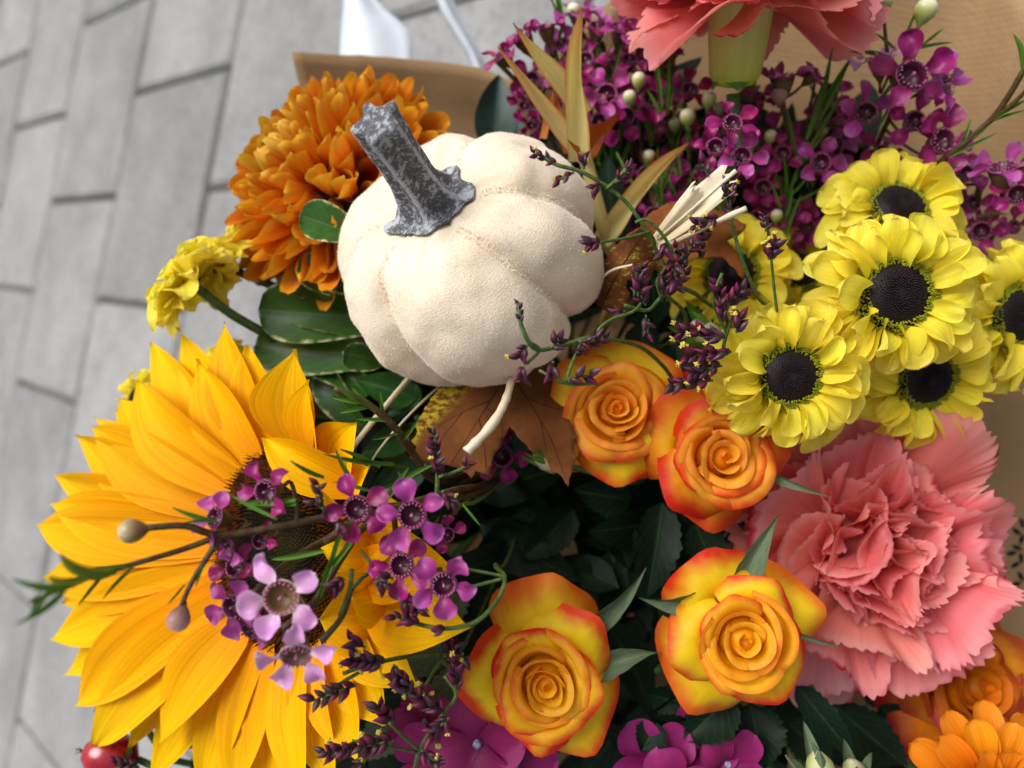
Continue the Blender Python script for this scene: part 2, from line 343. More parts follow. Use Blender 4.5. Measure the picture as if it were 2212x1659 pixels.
# ---------------------------------------------------------------- the setting: paved ground
def pavement():
    k = NT('paver_concrete'); tc = k.n('ShaderNodeTexCoord'); ov, oi = k.offset_random(tc.outputs['Object'])
    n1 = k.noise(ov, 9, 5, .65); n2 = k.noise(ov, 90, 4, .7); n3 = k.noise(ov, 420, 2, .6)
    c = k.ramp(n1, [(.25, '#747474'), (.5, '#898988'), (.8, '#9C9A97')])
    c = k.mix(k.math('MULTIPLY', k.smooth(n2, .48, .66), .7), c, lin('#6C6A67'))
    c = k.mix(k.math('MULTIPLY', k.smooth(n3, .54, .66), .8), c, lin('#9C9C9B'))
    h = k.n('ShaderNodeHueSaturation'); k.put(h.inputs['Color'], c); k.put(h.inputs['Value'], k.math('MULTIPLY', k.math('ADD', .88, k.math('MULTIPLY', oi.outputs['Random'], .22)), k.math('ADD', .86, k.math('MULTIPLY', k.smooth(k.noise(ov, 3.5, 4, .6), .3, .62), .18))))
    pm = k.surf(h.outputs[0], .85, .2, 0, k.bump(k.math('ADD', n2, n3), .4, .002))
    k = NT('joint_sand'); tc = k.n('ShaderNodeTexCoord')
    n1 = k.noise(tc.outputs['Object'], 60, 5, .7)
    mo = k.noise(tc.outputs['Object'], 4, 3, .6)
    jm = k.surf(k.mix(k.math('MULTIPLY', k.smooth(mo, .56, .68), .6), k.ramp(n1, [(.3, '#585652'), (.7, '#706E69')]), lin('#4A5A34')), .95, .1, 0, k.bump(n1, .6, .004))
    base = mesh_from('pavement', [(-60, -60, 0), (60, -60, 0), (60, 60, 0), (-60, 60, 0)], [(0, 1, 2, 3)], jm, smooth=False)
    g = bpy.data.objects.new('pavement', base); col.objects.link(g); g.location = (0, 0, -.012); g['kind'] = 'structure'
    g['label'] = 'grey concrete paver pavement laid in a running bond'
    bx, by, gap = .37, .326, .0085
    def pav_mesh(sd):
        r = random.Random(sd); a, b = bx / 2 - gap / 2, by / 2 - gap / 2; e = .006; V = []
        for z, i in ((-.02, 0), (.006, 0), (.0115, e)):
            n = 6
            for (sx, sy), (ex, ey) in (((-1, -1), (1, -1)), ((1, -1), (1, 1)), ((1, 1), (-1, 1)), ((-1, 1), (-1, -1))):
                for q in range(2):
                    f = q / 2; X = (sx + (ex - sx) * f) * (a - i); Y = (sy + (ey - sy) * f) * (b - i)
                    V.append((X + r.uniform(-.0015, .0015), Y + r.uniform(-.0015, .0015), z))
        return mesh_from('paver', V, grid_faces(2, 8, 0, True) + [tuple(range(16, 24))], pm, smooth=False)
    meshes = [pav_mesh(i) for i in range(5)]
    for r_ in range(-5, 8):
        y = 1.087 + by * (r_ + .5)
        for q in range(-7, 8):
            x = .035 + bx * (q + .5) + (bx / 2 if r_ % 2 else 0)
            o = bpy.data.objects.new('paver', random.choice(meshes)); col.objects.link(o); o.parent = g
            o.location = (x, y, random.uniform(-.0015, .0015)); o.rotation_euler = (jit(.002), jit(.002), random.choice((0, PI)) + jit(.002))
pavement()

# ---------------------------------------------------------------- where the stems end
BASE = D(1330, 930, .62); BASE.z = .03
def stem_to_base(p, back, k=.07, spread=.018):
    """path from a flower head's back down to the tied foot of the bouquet"""
    b = BASE + Vector((jit(spread), jit(spread), 0)); b.z = .004
    tie = BASE + Vector((jit(spread * .5), jit(spread * .5) - .03, .075))
    q = p + back * k
    return [p, q, q.lerp(tie, .5) + back * k * .2, tie, b], b

# ---------------------------------------------------------------- kraft paper wrap
def kraft():
    k = NT('kraft_paper'); uv, u, v = k.uv()
    wv = k.n('ShaderNodeTexWave', {'Scale': 1.0, 'Distortion': .5, 'Detail': 2.0, 'Detail Scale': 1.5}, wave_type='BANDS', bands_direction='X')
    gp = k.n('ShaderNodeNewGeometry'); dp = k.n('ShaderNodeVectorMath', operation='DOT_PRODUCT'); k.put(dp.inputs[0], gp.outputs['Position']); dp.inputs[1].default_value = tuple(cdir(.26, .96, .1) * 125)
    cx = k.n('ShaderNodeCombineXYZ'); k.put(cx.inputs[0], dp.outputs['Value']); k.put(wv.inputs['Vector'], cx.outputs[0])
    n1 = k.noise(k.scaled(uv, 60, 420), 1.0, 4, .7); n2 = k.noise(k.scaled(uv, 30, 20), 1.0, 3)
    c = k.mix(k.smooth(n1, .3, .75), lin('#A88A64'), lin('#987852'))
    c = k.mix(k.math('MULTIPLY', wv.outputs['Fac'], .09), c, lin('#7E6040'))
    c = k.mix(k.math('MULTIPLY', k.smooth(n2, .5, .8), .35), c, lin('#B2926C'))
    km = k.surf(c, .62, .25, .12, k.bump(k.math('ADD', k.math('MULTIPLY', wv.outputs['Fac'], .35), n1), .25, .0006))
    rim = [(640, 116, .372), (760, 124, .378), (900, 133, .385), (1040, 150, .388), (1140, 172, .385), (1260, 60, .375), (1420, -60, .365), (1650, -150, .355),
           (1900, -170, .345), (2110, -150, .338), (2188, -36, .332), (2236, 30, .328), (2340, 230, .33), (2440, 520, .34), (2480, 900, .35), (2480, 1300, .35), (2440, 1700, .35), (2330, 2000, .35), (1900, 2050, .345), (1400, 1950, .36), (900, 1800, .375), (640, 1560, .385), (560, 1300, .39), (600, 1050, .39), (680, 850, .39), (700, 650, .39), (690, 480, .395)]
    inn = [(660, 420, .405), (770, 450, .41), (900, 470, .415), (1040, 480, .42), (1150, 480, .42), (1260, 470, .415), (1420, 480, .41), (1600, 520, .405),
           (1760, 560, .40), (1860, 600, .40), (1930, 640, .40), (1980, 700, .395), (2030, 800, .40), (2050, 920, .405), (2055, 1050, .41), (2055, 1250, .41), (2040, 1500, .41), (2000, 1800, .41), (1700, 1850, .41), (1350, 1750, .42), (1000, 1600, .43), (800, 1400, .435), (740, 1200, .44), (760, 1000, .44), (800, 850, .44), (810, 700, .44), (790, 560, .43)]
    n = len(rim); rows = []
    for i in range(n):
        A = D(*rim[i]); B = D(*inn[i]); f = i / (n - 1); ang = math.radians(110 - 350 * f)
        ring = BASE + Vector((math.cos(ang) * .045, math.sin(ang) * .045, .09))
        foot = BASE + Vector((math.cos(ang) * .06, math.sin(ang) * .06, 0)); foot.z = .004
        rows.append([A, A.lerp(B, .5) + Vector((0, 0, -.004)), B, B.lerp(ring, .5), ring, foot])
    cols = [catmull([rows[i][j] for i in range(n)], 5) for j in range(6)]
    G = []
    for i in range(len(cols[0])):
        G.append(catmull([cols[j][i] for j in range(6)], 7))
    P = np.array([[tuple(q) for q in r] for r in G]).transpose(1, 0, 2)
    # crumple
    for i in range(P.shape[0]):
        for j in range(P.shape[1]):
            q = Vector(P[i, j]); P[i, j] += np.array(noise.noise_vector(q * 22)) * .0024 * min(1, .25 + i / 8); rg = 1 - abs(noise.noise(q * 34 + Vector((3, 1, 7)))) * 6; P[i, j] += np.array(cdir(0, 0, 1)) * .0014 * max(0, rg)
    for i in range(4): P[i] += np.array(cdir(-.3, -.2, 1)) * .0011 * (4 - i)      # pressed lip along the rim
    me = grid_mesh('sheet', P, km)
    th = Thing('paper_wrap', 'brown kraft paper wrapped around the bouquet, ribbed and printed inside', 'paper wrap', Vector((BASE.x, BASE.y, .004)))
    sh = th.add('sheet', me)
    md = sh.modifiers.new('thickness', 'SOLIDIFY'); md.thickness = .0004; md.offset = -1
    # a pressed crease near the upper rim
    bvh = BVHTree.FromPolygons([Vector(v.co) for v in me.vertices], [tuple(p.vertices) for p in me.polygons])
    M['ink'] = plain_mat('black_print', '#17181C', .6, .2, .2, 300)
    def drape(pl, w, name, taper=False):
        q = catmull([(x, y, 0) for x, y in pl], 4) if len(pl) > 2 else [Vector((*pl[0], 0)), Vector((*pl[1], 0))]
        V = []; m = len(q)
        for i, p in enumerate(q):
            tg = q[min(i + 1, m - 1)] - q[max(i - 1, 0)]; tg.normalize(); nn = Vector((-tg.y, tg.x, 0))
            ww = w * (math.sin(PI * (i + .15) / (m - .7)) if taper else 1)
            for s_ in (-1, 1):
                e = p + nn * ww * s_ / 2; r = (D(e.x, e.y, 1) - CPOS).normalized(); h = bvh.ray_cast(CPOS, r)
                if h[0] is None: return
                V.append(h[0] - r * .0007)
        th.add(name, mesh_from(name, V, grid_faces(m - 1, 1), 'ink'), under=sh)
    # letter B, a rounded bracket stroke and the leaf wreath of the print
    for pl in ([(2157, 962), (2152, 985), (2144, 1006)], [(2157, 975), (2138, 972), (2124, 979), (2128, 994), (2148, 992)], [(2148, 992), (2130, 992), (2118, 999), (2121, 1012), (2137, 1013), (2144, 1005)]):
        drape(pl, 4.0, 'printed_letter')
    for pl in ([(2106, 1306), (2121, 1312), (2124, 1330), (2124, 1350)], [(2106, 1314), (2106, 1335)]):
        drape(pl, 3.5, 'printed_letter')
    for x, y, a in ((2208, 1130, 70), (2196, 1148, 40), (2207, 1165, 110), (2197, 1183, 20), (2206, 1205, 80), (2194, 1220, 150), (2205, 1245, 60), (2195, 1262, 160), (2206, 1285, 95), (2185, 1195, 170)):
        c_, s_ = math.cos(math.radians(a)), math.sin(math.radians(a))
        drape([(x - 13 * c_, y - 13 * s_), (x, y), (x + 13 * c_, y + 13 * s_)], 11, 'printed_leaf', True)
kraft()

# clear film behind the paper, its reflections painted as opaque white
def white_film():
    M['white_film'] = plain_mat('film_reflection_white', '#E2E7EE', .55, .3, .06, 40, .25, '#D4DAE4')  # opaque white stands in for reflections on the clear film
    def sheet(poly_l, poly_r, d0, d1, bulge):
        nv = len(poly_l) - 1; nu = 8; P = np.zeros((nv * 4 + 1, nu + 1, 3))
        L_ = catmull([(x, y, 0) for x, y in poly_l], 4); R_ = catmull([(x, y, 0) for x, y in poly_r], 4)
        for i, (a, b) in enumerate(zip(L_, R_)):
            for j in range(nu + 1):
                f = j / nu; q = a.lerp(b, f); P[i, j] = D(q.x, q.y, d0 + (d1 - d0) * f - bulge * math.sin(PI * f * 1.5))
        return P
    me = grid_mesh('film_sheet_mesh', sheet([(742, -120), (742, 0), (738, 60), (733, 150), (730, 260)], [(770, -120), (815, 0), (868, 50), (892, 100), (880, 260)], .43, .415, .006), 'white_film')
    o = single('film_sheet', me, 'clear film sheet behind the kraft paper flap, its reflections painted opaque white', 'clear film')
    md = o.modifiers.new('thickness', 'SOLIDIFY'); md.thickness = .0004
    me = grid_mesh('film_highlight_strip', sheet([(930, -60), (951, 20), (985, 80), (1018, 140), (1040, 240)], [(950, -60), (988, 20), (1022, 80), (1052, 140), (1070, 240)], .425, .42, .004), 'white_film')  # highlight streak of the clear film, made as a white strip
    o = single('film_highlight', me, 'narrow white strip painted as the highlight streak on the clear film', 'film strip')
    md = o.modifiers.new('thickness', 'SOLIDIFY'); md.thickness = .0004
white_film()

# ---------------------------------------------------------------- foliage deep inside the bouquet
def inner_foliage():
    V, Fc, UV = [], [], []
    for i in range(520):
        u = random.uniform(480, 2120); v = random.uniform(420, 1750)
        if u > 2050 and v < 1450: continue
        d = random.uniform(.335, .40) + .02 * (u > 1850)
        if u < 900: d = random.uniform(.325, .36)
        if u < 640 and v < 1000: continue
        if i > 330: u = random.uniform(1000, 1560); v = random.uniform(1020, 1420); d = random.uniform(.312, .36)
        if i > 400: u = random.uniform(1180, 1850); v = random.uniform(260, 560); d = random.uniform(.35, .385)  # dark leaves added here to stand in for paper in shadow
        B = D(u, v, d); N = cdir(jit(.7), jit(.7), 1); dr = cdir(jit(1), jit(1), jit(.4)); L = random.uniform(.03, .05)
        m, _ = aim(B, B + dr * L, N)
        P = strap(L, L * .5, prof_leaf, 4, 6, .1, .05, .2, seed=i); o = len(V)
        V += [m @ Vector(q) for q in P.reshape(-1, 3)]; Fc += grid_faces(6, 4, o)
        UV += [(j / 4, k / 6) for k in range(7) for j in range(5)]
    c = sum(V, Vector()) / len(V)
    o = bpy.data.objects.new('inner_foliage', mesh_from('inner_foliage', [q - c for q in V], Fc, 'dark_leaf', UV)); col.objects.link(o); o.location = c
    o['kind'] = 'stuff'; o['label'] = 'dark green foliage deep between the stems, partly added in place of shaded paper'; o['category'] = 'foliage'
inner_foliage()

# ---------------------------------------------------------------- pumpkin
def pumpkin():
    k = NT('velvet'); uv, u, v = k.uv()
    tc = k.n('ShaderNodeTexCoord')
    wv = k.n('ShaderNodeTexWave', {'Scale': 1.0, 'Distortion': 3.5, 'Detail': 4.0, 'Detail Scale': 3.0}, wave_type='BANDS', bands_direction='Y')
    k.put(wv.inputs['Vector'], k.scaled(uv, 24, 40))
    n1 = k.noise(tc.outputs['Object'], 55, 4); n2 = k.noise(tc.outputs['Object'], 1500, 2)
    c = k.mix(k.smooth(n1, .3, .7), lin('#E1CDB1'), lin('#EADBC4'))
    c = k.mix(k.math('MULTIPLY', wv.outputs['Fac'], .10), c, lin('#F6EFE6'))
    c = k.mix(k.math('MULTIPLY', k.smooth(n2, .45, .7), .22), c, lin('#D2B892'))
    M['velvet'] = k.surf(c, .75, .2, 0, k.bump(k.math('ADD', k.math('MULTIPLY', wv.outputs['Fac'], .10), k.math('MULTIPLY', n2, .9)), .35, .0006), sheen=.55)
    k = NT('velvet_fibre'); M['fibre'] = k.surf(lin('#F2E8D8'), .6, .2, .25, sheen=.3)
    k = NT('weathered_stem'); tc = k.n('ShaderNodeTexCoord'); uv, u, v = k.uv()
    ob = k.n('ShaderNodeMapping'); k.put(ob.inputs['Vector'], tc.outputs['Object']); ob.inputs['Scale'].default_value = (1, 1, 1)
    n1 = k.noise(ob.outputs[0], 600, 6, .8); n2 = k.noise(ob.outputs[0], 1300, 4, .7); n3 = k.noise(ob.outputs[0], 150, 3, .6)
    c = k.ramp(n2, [(.3, '#4E4D50'), (.55, '#66656A'), (.8, '#645A54')])
    m = k.math('MULTIPLY', k.smooth(k.math('ADD', n1, k.math('MULTIPLY', k.math('SUBTRACT', n3, .5), .5)), .47, .62), .75)
    e = k.math('MULTIPLY', k.smooth(k.math('ADD', u, k.math('MULTIPLY', k.math('SUBTRACT', n1, .5), .9)), .80, .98), .9)
    c = k.mix(k.math('MAXIMUM', m, e), c, lin('#C6CAD0'))
    M['pstem'] = k.surf(c, .7, .25, 0, k.bump(k.math('ADD', n1, n2), .7, .0012))
    d0 = .272; cen = D(1018, 566, d0); Rp = px(298, d0)
    ax = cdir(-.40, .51, .76); fr = frame(cen, ax)
    grooves = [(-57, 1.25), (-14, 1.1), (24, .35), (60, 1.1), (122, 1.0), (188, 1.0), (231, 1.15), (268, .4)]
    def surf_pt(th, ph):
        tt = th - .22 * (ph - .3)
        g = 0; b = 0
        for gd, gs in grooves:
            dl = (tt - math.radians(gd) + PI) % (2 * PI) - PI
            g += gs * .070 * math.exp(-(dl / .075) ** 2); b += gs * .085 * math.exp(-(dl / .27) ** 2)
        sp = math.sin(ph); k_ = min(1, sp * 1.25) ** .8
        rho = Rp * (sp ** .82) * (1 - (g + b) * k_)
        z = Rp * .80 * math.cos(ph) * (1 - .25 * (g + b)) 
        z += -Rp * .22 * math.exp(-(ph / .42) ** 2) + Rp * .25 * math.exp(-((PI - ph) / .5) ** 2)
        q = Vector((rho * math.cos(th), rho * math.sin(th), z))
        q += q.normalized() * noise.noise(q * 60) * .0016 + q.normalized() * noise.noise(q * 140) * .0006
        if ph < 1.0:   # gathered puckers by the stem
            q.z += .0004 * math.sin(th * 19 + 2 * math.sin(th * 3)) * math.exp(-((ph - .38) / .25) ** 2)
        return q
    nph, nth = 72, 168
    P = np.array([[tuple(surf_pt(2 * PI * j / nth, .03 + (PI - .06) * i / nph)) for j in range(nth)] for i in range(nph + 1)])
    th = Thing('velvet_pumpkin', 'cream velvet pumpkin with a crooked grey stem nestled among the flowers', 'pumpkin', cen - ax * Rp * .6)
    body = th.add('body', grid_mesh('pumpkin_body', P, 'velvet', True), fr)
    # short pile standing off the cloth
    V, Fc = [], []
    def fibre(th_, ph_, L, lean, w=.00011):
        q = surf_pt(th_, ph_); q2 = surf_pt(th_ + .02, ph_); q3 = surf_pt(th_, ph_ + .02)
        n = (q2 - q).cross(q3 - q); n.normalize()
        if n.dot(q) < 0: n = -n
        d = (n + lean + Vector((jit(.5), jit(.5), jit(.5)))).normalized(); s = d.orthogonal().normalized(); s = (Matrix.Rotation(random.uniform(0, 6.28), 3, d) @ s) * w
        o = len(V); V.extend([q - s, q + s, q + d * L]); Fc.append((o, o + 1, o + 2))
    for i in range(60000):
        ph_ = math.acos(random.uniform(-.75, .97)); fibre(random.uniform(0, 2 * PI), ph_, random.uniform(.00025, .0006), Vector((0, 0, -.4)), .00007)
    th.add('velvet_pile', mesh_from('velvet_pile', V, Fc, 'fibre'), fr, under=body, stuff=True)
    V, Fc = [], []
    for gd, gs in grooves:
        if gs < .9: continue
        for i in range(420):
            ph_ = random.uniform(.35, 1.7); t0 = math.radians(gd) + .22 * (ph_ - .3) + random.choice((-1, 1)) * random.uniform(.02, .05)
            fibre(t0, ph_, random.uniform(.0007, .0017), Vector((jit(.6), jit(.6), jit(.4))), .00013)
    th.add('seam_fringe', mesh_from('seam_fringe', V, Fc, 'fibre'), fr, under=body, stuff=True)
    # stem: five ridges, flared foot, bent away to the upper left, cut flat at the top
    p0 = fr @ Vector((0, 0, Rp * .61)); tip = D(812, 262, .213); mid = p0.lerp(tip, .34) + ax * .003
    path = catmull([p0 - ax * .003, p0 + ax * .001, mid, p0.lerp(tip, .7) + ax * .002, tip], 9); m = len(path); seg = 60; V = []; uvs = []; ref = None
    for i, p in enumerate(path):
        f = i / (m - 1); tg = (path[min(i + 1, m - 1)] - path[max(i - 1, 0)]).normalized()
        if ref is None: ref = cdir(1, 0, 0)
        ref = (ref - tg * ref.dot(tg)).normalized(); bi = tg.cross(ref)
        base = .0070 + .0105 * math.exp(-((f - .05) / .22) ** 2) + .0004 * f ** 3
        for j in range(seg):
            a = 2 * PI * j / seg; ridge = abs(math.cos(2.5 * a + .5 + f * .9)) ** 3.0
            fl = math.exp(-((f - .05) / .16) ** 2)
            r = base * (.70 + .38 * ridge * (1 - .55 * fl) + fl * (.10 + .05 * math.cos(3 * a + 1) + .03 * math.cos(7 * a))) * (1 + .06 * noise.noise(Vector((a * 3, f * 12, 2))))
            if f < .08: r *= .80 + 2.5 * f
            V.append(p + ref * math.cos(a) * r + bi * math.sin(a) * r); uvs.append((ridge, f))
    inv = fr.inverted()                      # let the foot rest on the cloth instead of sinking in
    for q_ in range(len(V)):
        if q_ // seg > m * .34: break
        lp = inv @ V[q_]; rh = math.hypot(lp.x, lp.y); a_ = math.atan2(lp.y, lp.x); zs = -1
        for st_ in range(1, 60):
            sp_ = surf_pt(a_, .03 + st_ * .02)
            if math.hypot(sp_.x, sp_.y) >= rh: zs = sp_.z; break
        lift = .0005 + .0012 * (q_ // seg) / 6
        if lp.z < zs + lift: lp.z = zs + lift; V[q_] = fr @ lp
    Fc = grid_faces(m - 1, seg, 0, True); o = len(V)
    tg = (path[-1] - path[-2]).normalized()
    for rr, dz in ((.75, .0006), (.35, .0002)):
        for j in range(seg): V.append(path[-1] + (V[(m - 1) * seg + j] - path[-1]) * rr + tg * dz * random.uniform(.6, 1.2)); uvs.append((.2, 1))
    Fc += grid_faces(2, seg, (m - 1) * seg, True); Fc.append(tuple(range(len(V) - seg, len(V))))
    th.add('stem', mesh_from('pumpkin_stem', V, Fc, 'pstem', uvs))
pumpkin()

# ---------------------------------------------------------------- sunflower
def sunflower():
    k = NT('sunflower_disc'); tc = k.n('ShaderNodeTexCoord'); uv, u, v = k.uv()
    vo = k.n('ShaderNodeTexVoronoi', {'Scale': 1500.0}); k.put(vo.inputs['Vector'], tc.outputs['Object'])
    c = k.ramp(v, [(0, '#3A3C1A'), (.3, '#1C1A12'), (.45, '#0E0B08'), (.66, '#160E08'), (.78, '#5E300C'), (.93, '#4A240A'), (1, '#2A1608')])
    c = k.mix(k.math('MULTIPLY', k.smooth(vo.outputs['Distance'], .2, .6), .7), c, lin('#0C0806'))
    M['sun_disc'] = k.surf(c, .9, .02, 0, k.bump(vo.outputs['Distance'], .6, .0012))
    M['sun_floret'] = plain_mat('disc_floret', '#5A300E', .9, .05, .6, 200, 0, '#1A0E06')
    M['sun_floret_in'] = plain_mat('disc_floret_inner', '#120C08', .9, .05, .5, 120, 0, '#2E2812')
    dc = .262; cen = D(618, 1180, dc); N = cdir(-.50, .08, .86); fr = frame(cen, N); rd = px(228, dc)
    path, b = stem_to_base(cen - N * .012, -N, .05)
    th = Thing('sunflower', 'large golden sunflower with a dark seed disc under purple wax flowers', 'sunflower', b)
    th.add('stem', tube_mesh('sunflower_stem', path, .006, .005, 'green_stem', 8))
    P = np.array([[(rd * r * math.cos(2 * PI * j / 48), rd * r * math.sin(2 * PI * j / 48), .007 * (1 - r ** 2.5) - .003 * math.exp(-(r / .35) ** 2)) for j in range(48)] for r in np.linspace(.001, 1, 20)])
    disc = th.add('seed_disc', grid_mesh('seed_disc', P, 'sun_disc', True), fr)
    V, Fc = [], []; V2, F2 = [], []
    for i in range(2400):
        r = math.sqrt((i + .5) / 2400); a = i * 2.39996
        q = Vector((rd * r * math.cos(a), rd * r * math.sin(a), .007 * (1 - r ** 2.5) - .003 * math.exp(-(r / .35) ** 2)))
        out = r > .52; h = (random.uniform(.0014, .0036) if out else random.uniform(.0005, .0009)); w = .00048 if out else .00062
        d = Vector((q.x * (9 if out else 3) + jit(.25), q.y * (9 if out else 3) + jit(.25), 1)).normalized(); s = d.orthogonal().normalized(); t_ = d.cross(s)
        VV, FF = (V, Fc) if out else (V2, F2); o = len(VV)
        VV.extend([q + s * w, q + t_ * w, q - s * w, q - t_ * w, q + d * h]); FF.extend([(o, o + 1, o + 4), (o + 1, o + 2, o + 4), (o + 2, o + 3, o + 4), (o + 3, o, o + 4)])
    th.add('ring_florets', mesh_from('ring_florets', V, Fc, 'sun_floret'), fr, under=disc, stuff=True)
    th.add('centre_florets', mesh_from('centre_florets', V2, F2, 'sun_floret_in'), fr, under=disc, stuff=True)
    # green back of the head
    th.add('sepal_cup', lathe('sepal_cup', [(.004, -.014), (.02, -.011), (rd * .8, -.004), (rd * .98, -.0005)], 'green_stem', 24), fr)
    def hit(u, v, lift):
        r = (D(u, v, 1) - CPOS); t_ = (cen + N * lift - CPOS).dot(N) / r.dot(N); return CPOS + r * t_
    # (tip u, tip v, width px, lift of the tip in mm, base angle shift deg, arch)
    tips = [(98, 1132, 118, 4), (128, 1088, 120, 9), (138, 1027, 96, 0), (180, 942, 110, 2), (211, 925, 128, 8), (215, 906, 90, -2), (269, 868, 110, -1), (307, 827, 132, 8), (336, 747, 112, 0),
            (391, 716, 108, 2), (432, 781, 118, 10), (491, 704, 112, 2), (539, 752, 118, 6), (640, 760, 138, 12), (668, 824, 84, 18), (105, 1247, 124, 2), (122, 1377, 112, 4), (148, 1300, 100, -3),
            (148, 1454, 116, 1), (186, 1479, 96, -2), (177, 1519, 130, 6), (211, 1609, 124, 4), (280, 1618, 86, -3), (351, 1601, 112, 12), (327, 1685, 104, 2), (440, 1712, 100, 3), (505, 1742, 104, 6),
            (585, 1752, 100, 2), (655, 1725, 88, 8), (720, 1690, 108, 4), (775, 1640, 100, 6), (830, 1560, 120, 3), (900, 1480, 110, 2), (1012, 1352, 150, 10), (985, 1235, 120, 3), (770, 915, 110, 8), (800, 1010, 110, 6), (905, 1120, 110, 2)]
    for i, (u, v, w, lf) in enumerate(tips):
        Tp = hit(u, v, lf * .001 - .002); loc = fr.inverted() @ Tp; a = math.atan2(loc.y, loc.x) + jit(.05)
        rb = rd * (.90 + .05 * (lf < 3)); z0 = -.0012 + (.0016 if lf > 3 else -.0005)
        B = fr @ Vector((rb * math.cos(a), rb * math.sin(a), z0)); m, L = aim(B, Tp, N); L *= 1.03
        P = strap(L, px(w * 1.38, dc), prof_sun, 12, 16, random.uniform(.08, .20), random.uniform(.02, .09), 0, jit(.2), .012, 3, random.uniform(.01, .05), random.uniform(-.02, .10), .012, i)
        th.add('petal', grid_mesh('sunflower_petal', P, 'sun_petal'), m)
    # petals curled over the disc on its right side
    for i, (bu, bv, bl, tu, tv, tl, w) in enumerate([(770, 1050, .001, 572, 945, .014, 105), (790, 1090, .002, 700, 1060, .020, 90), (800, 1180, .002, 690, 1182, .014, 120), (812, 1250, .002, 700, 1240, .020, 100), (800, 1330, .002, 688, 1335, .012, 130), (830, 1290, .004, 765, 1290, .022, 90)]):
        B = hit(bu, bv, bl); Tp = hit(tu, tv, tl); m, L = aim(B, Tp, N)
        th.add('petal', grid_mesh('sunflower_petal_curled', strap(L, px(w, dc), prof_sun, 10, 14, .25, .16, 0, jit(.3), .018, 3, .05, .05, .02, i + 60), 'sun_petal'), m)
sunflower()

# ---------------------------------------------------------------- yellow daisies
def dome_seeds(r, h, n, size, seed):
    """joined tiny knobs over a dome"""
    V, Fc = [], []; rr = random.Random(seed)
    for i in range(n):
        q_ = math.sqrt((i + .5) / n); a = i * 2.39996
        p = Vector((r * q_ * math.cos(a), r * q_ * math.sin(a), h * (1 - q_ ** 2.4) - h * .25 * math.exp(-(q_ / .22) ** 2)))
        d = Vector((p.x / r * .8 + rr.uniform(-.2, .2), p.y / r * .8 + rr.uniform(-.2, .2), 1)).normalized(); s = d.orthogonal().normalized(); t_ = d.cross(s); w = size * rr.uniform(.8, 1.2); o = len(V)
        for k_ in range(4):
            a2 = k_ * PI / 2; V.append(p + (s * math.cos(a2) + t_ * math.sin(a2)) * w)
        for k_ in range(4):
            a2 = k_ * PI / 2 + .4; V.append(p + (s * math.cos(a2) + t_ * math.sin(a2)) * w * .62 + d * w * 1.5)
        V.append(p + d * w * 1.9)
        for k_ in range(4):
            Fc.append((o + k_, o + (k_ + 1) % 4, o + 4 + (k_ + 1) % 4, o + 4 + k_)); Fc.append((o + 4 + k_, o + 4 + (k_ + 1) % 4, o + 8))
    return V, Fc
M['seed_dark'] = plain_mat('daisy_seed', '#160C0F', .5, .22, .5, 500, 0, '#24151A')
M['seed_green'] = plain_mat('daisy_fringe', '#7E8C1C', .6, .2, .3, 500, .2, '#A8A42A')
_dv = []
for i in range(18):
    r = random.Random(i + 40)
    _dv.append(grid_mesh('daisy_petal', strap(1, .76 + r.uniform(-.16, .12), prof_daisy, 10, 14, r.uniform(.05, .5), r.uniform(.03, .18), r.uniform(-.15, .45), r.uniform(-.9, .9), .02, r.choice((2, 3)), r.uniform(.03, .14), r.choice((0, 0, .15)), .06, i), 'daisy_petal'))
_core = lathe('daisy_core', [(.0001, .36), (.25, .36), (.5, .32), (.75, .20), (.95, .02), (1.05, -.2), (.5, -.5), (.2, -.6)], 'seed_dark', 24)
_ds = mesh_from('daisy_seeds', *dome_seeds(.88, .40, 520, .040, 1), 'seed_dark')
def fringe_mesh():
    V, Fc = [], []
    for i in range(800):
        a = random.uniform(0, 6.283); r = random.uniform(.80, 1.24); p = Vector((r * math.cos(a), r * math.sin(a), .16 - (r - .80) * .55)); d = Vector((math.cos(a) * .7 + jit(.4), math.sin(a) * .7 + jit(.4), .9)).normalized()
        s = d.orthogonal().normalized(); t_ = d.cross(s); w = .030; o = len(V); L = random.uniform(.06, .11)
        for k_ in range(4): V.append(p + (s * math.cos(k_ * PI / 2) + t_ * math.sin(k_ * PI / 2)) * w)
        for k_ in range(4): V.append(p + d * L * .7 + (s * math.cos(k_ * PI / 2) + t_ * math.sin(k_ * PI / 2)) * w * .8)
        V.append(p + d * L); Fc += grid_faces(1, 4, o, True) + [(o + 4 + k_, o + 4 + (k_ + 1) % 4, o + 8) for k_ in range(4)]
    return mesh_from('green_fringe', V, Fc, 'seed_green')
_df = fringe_mesh()
DG = 'yellow daisies of the bouquet'
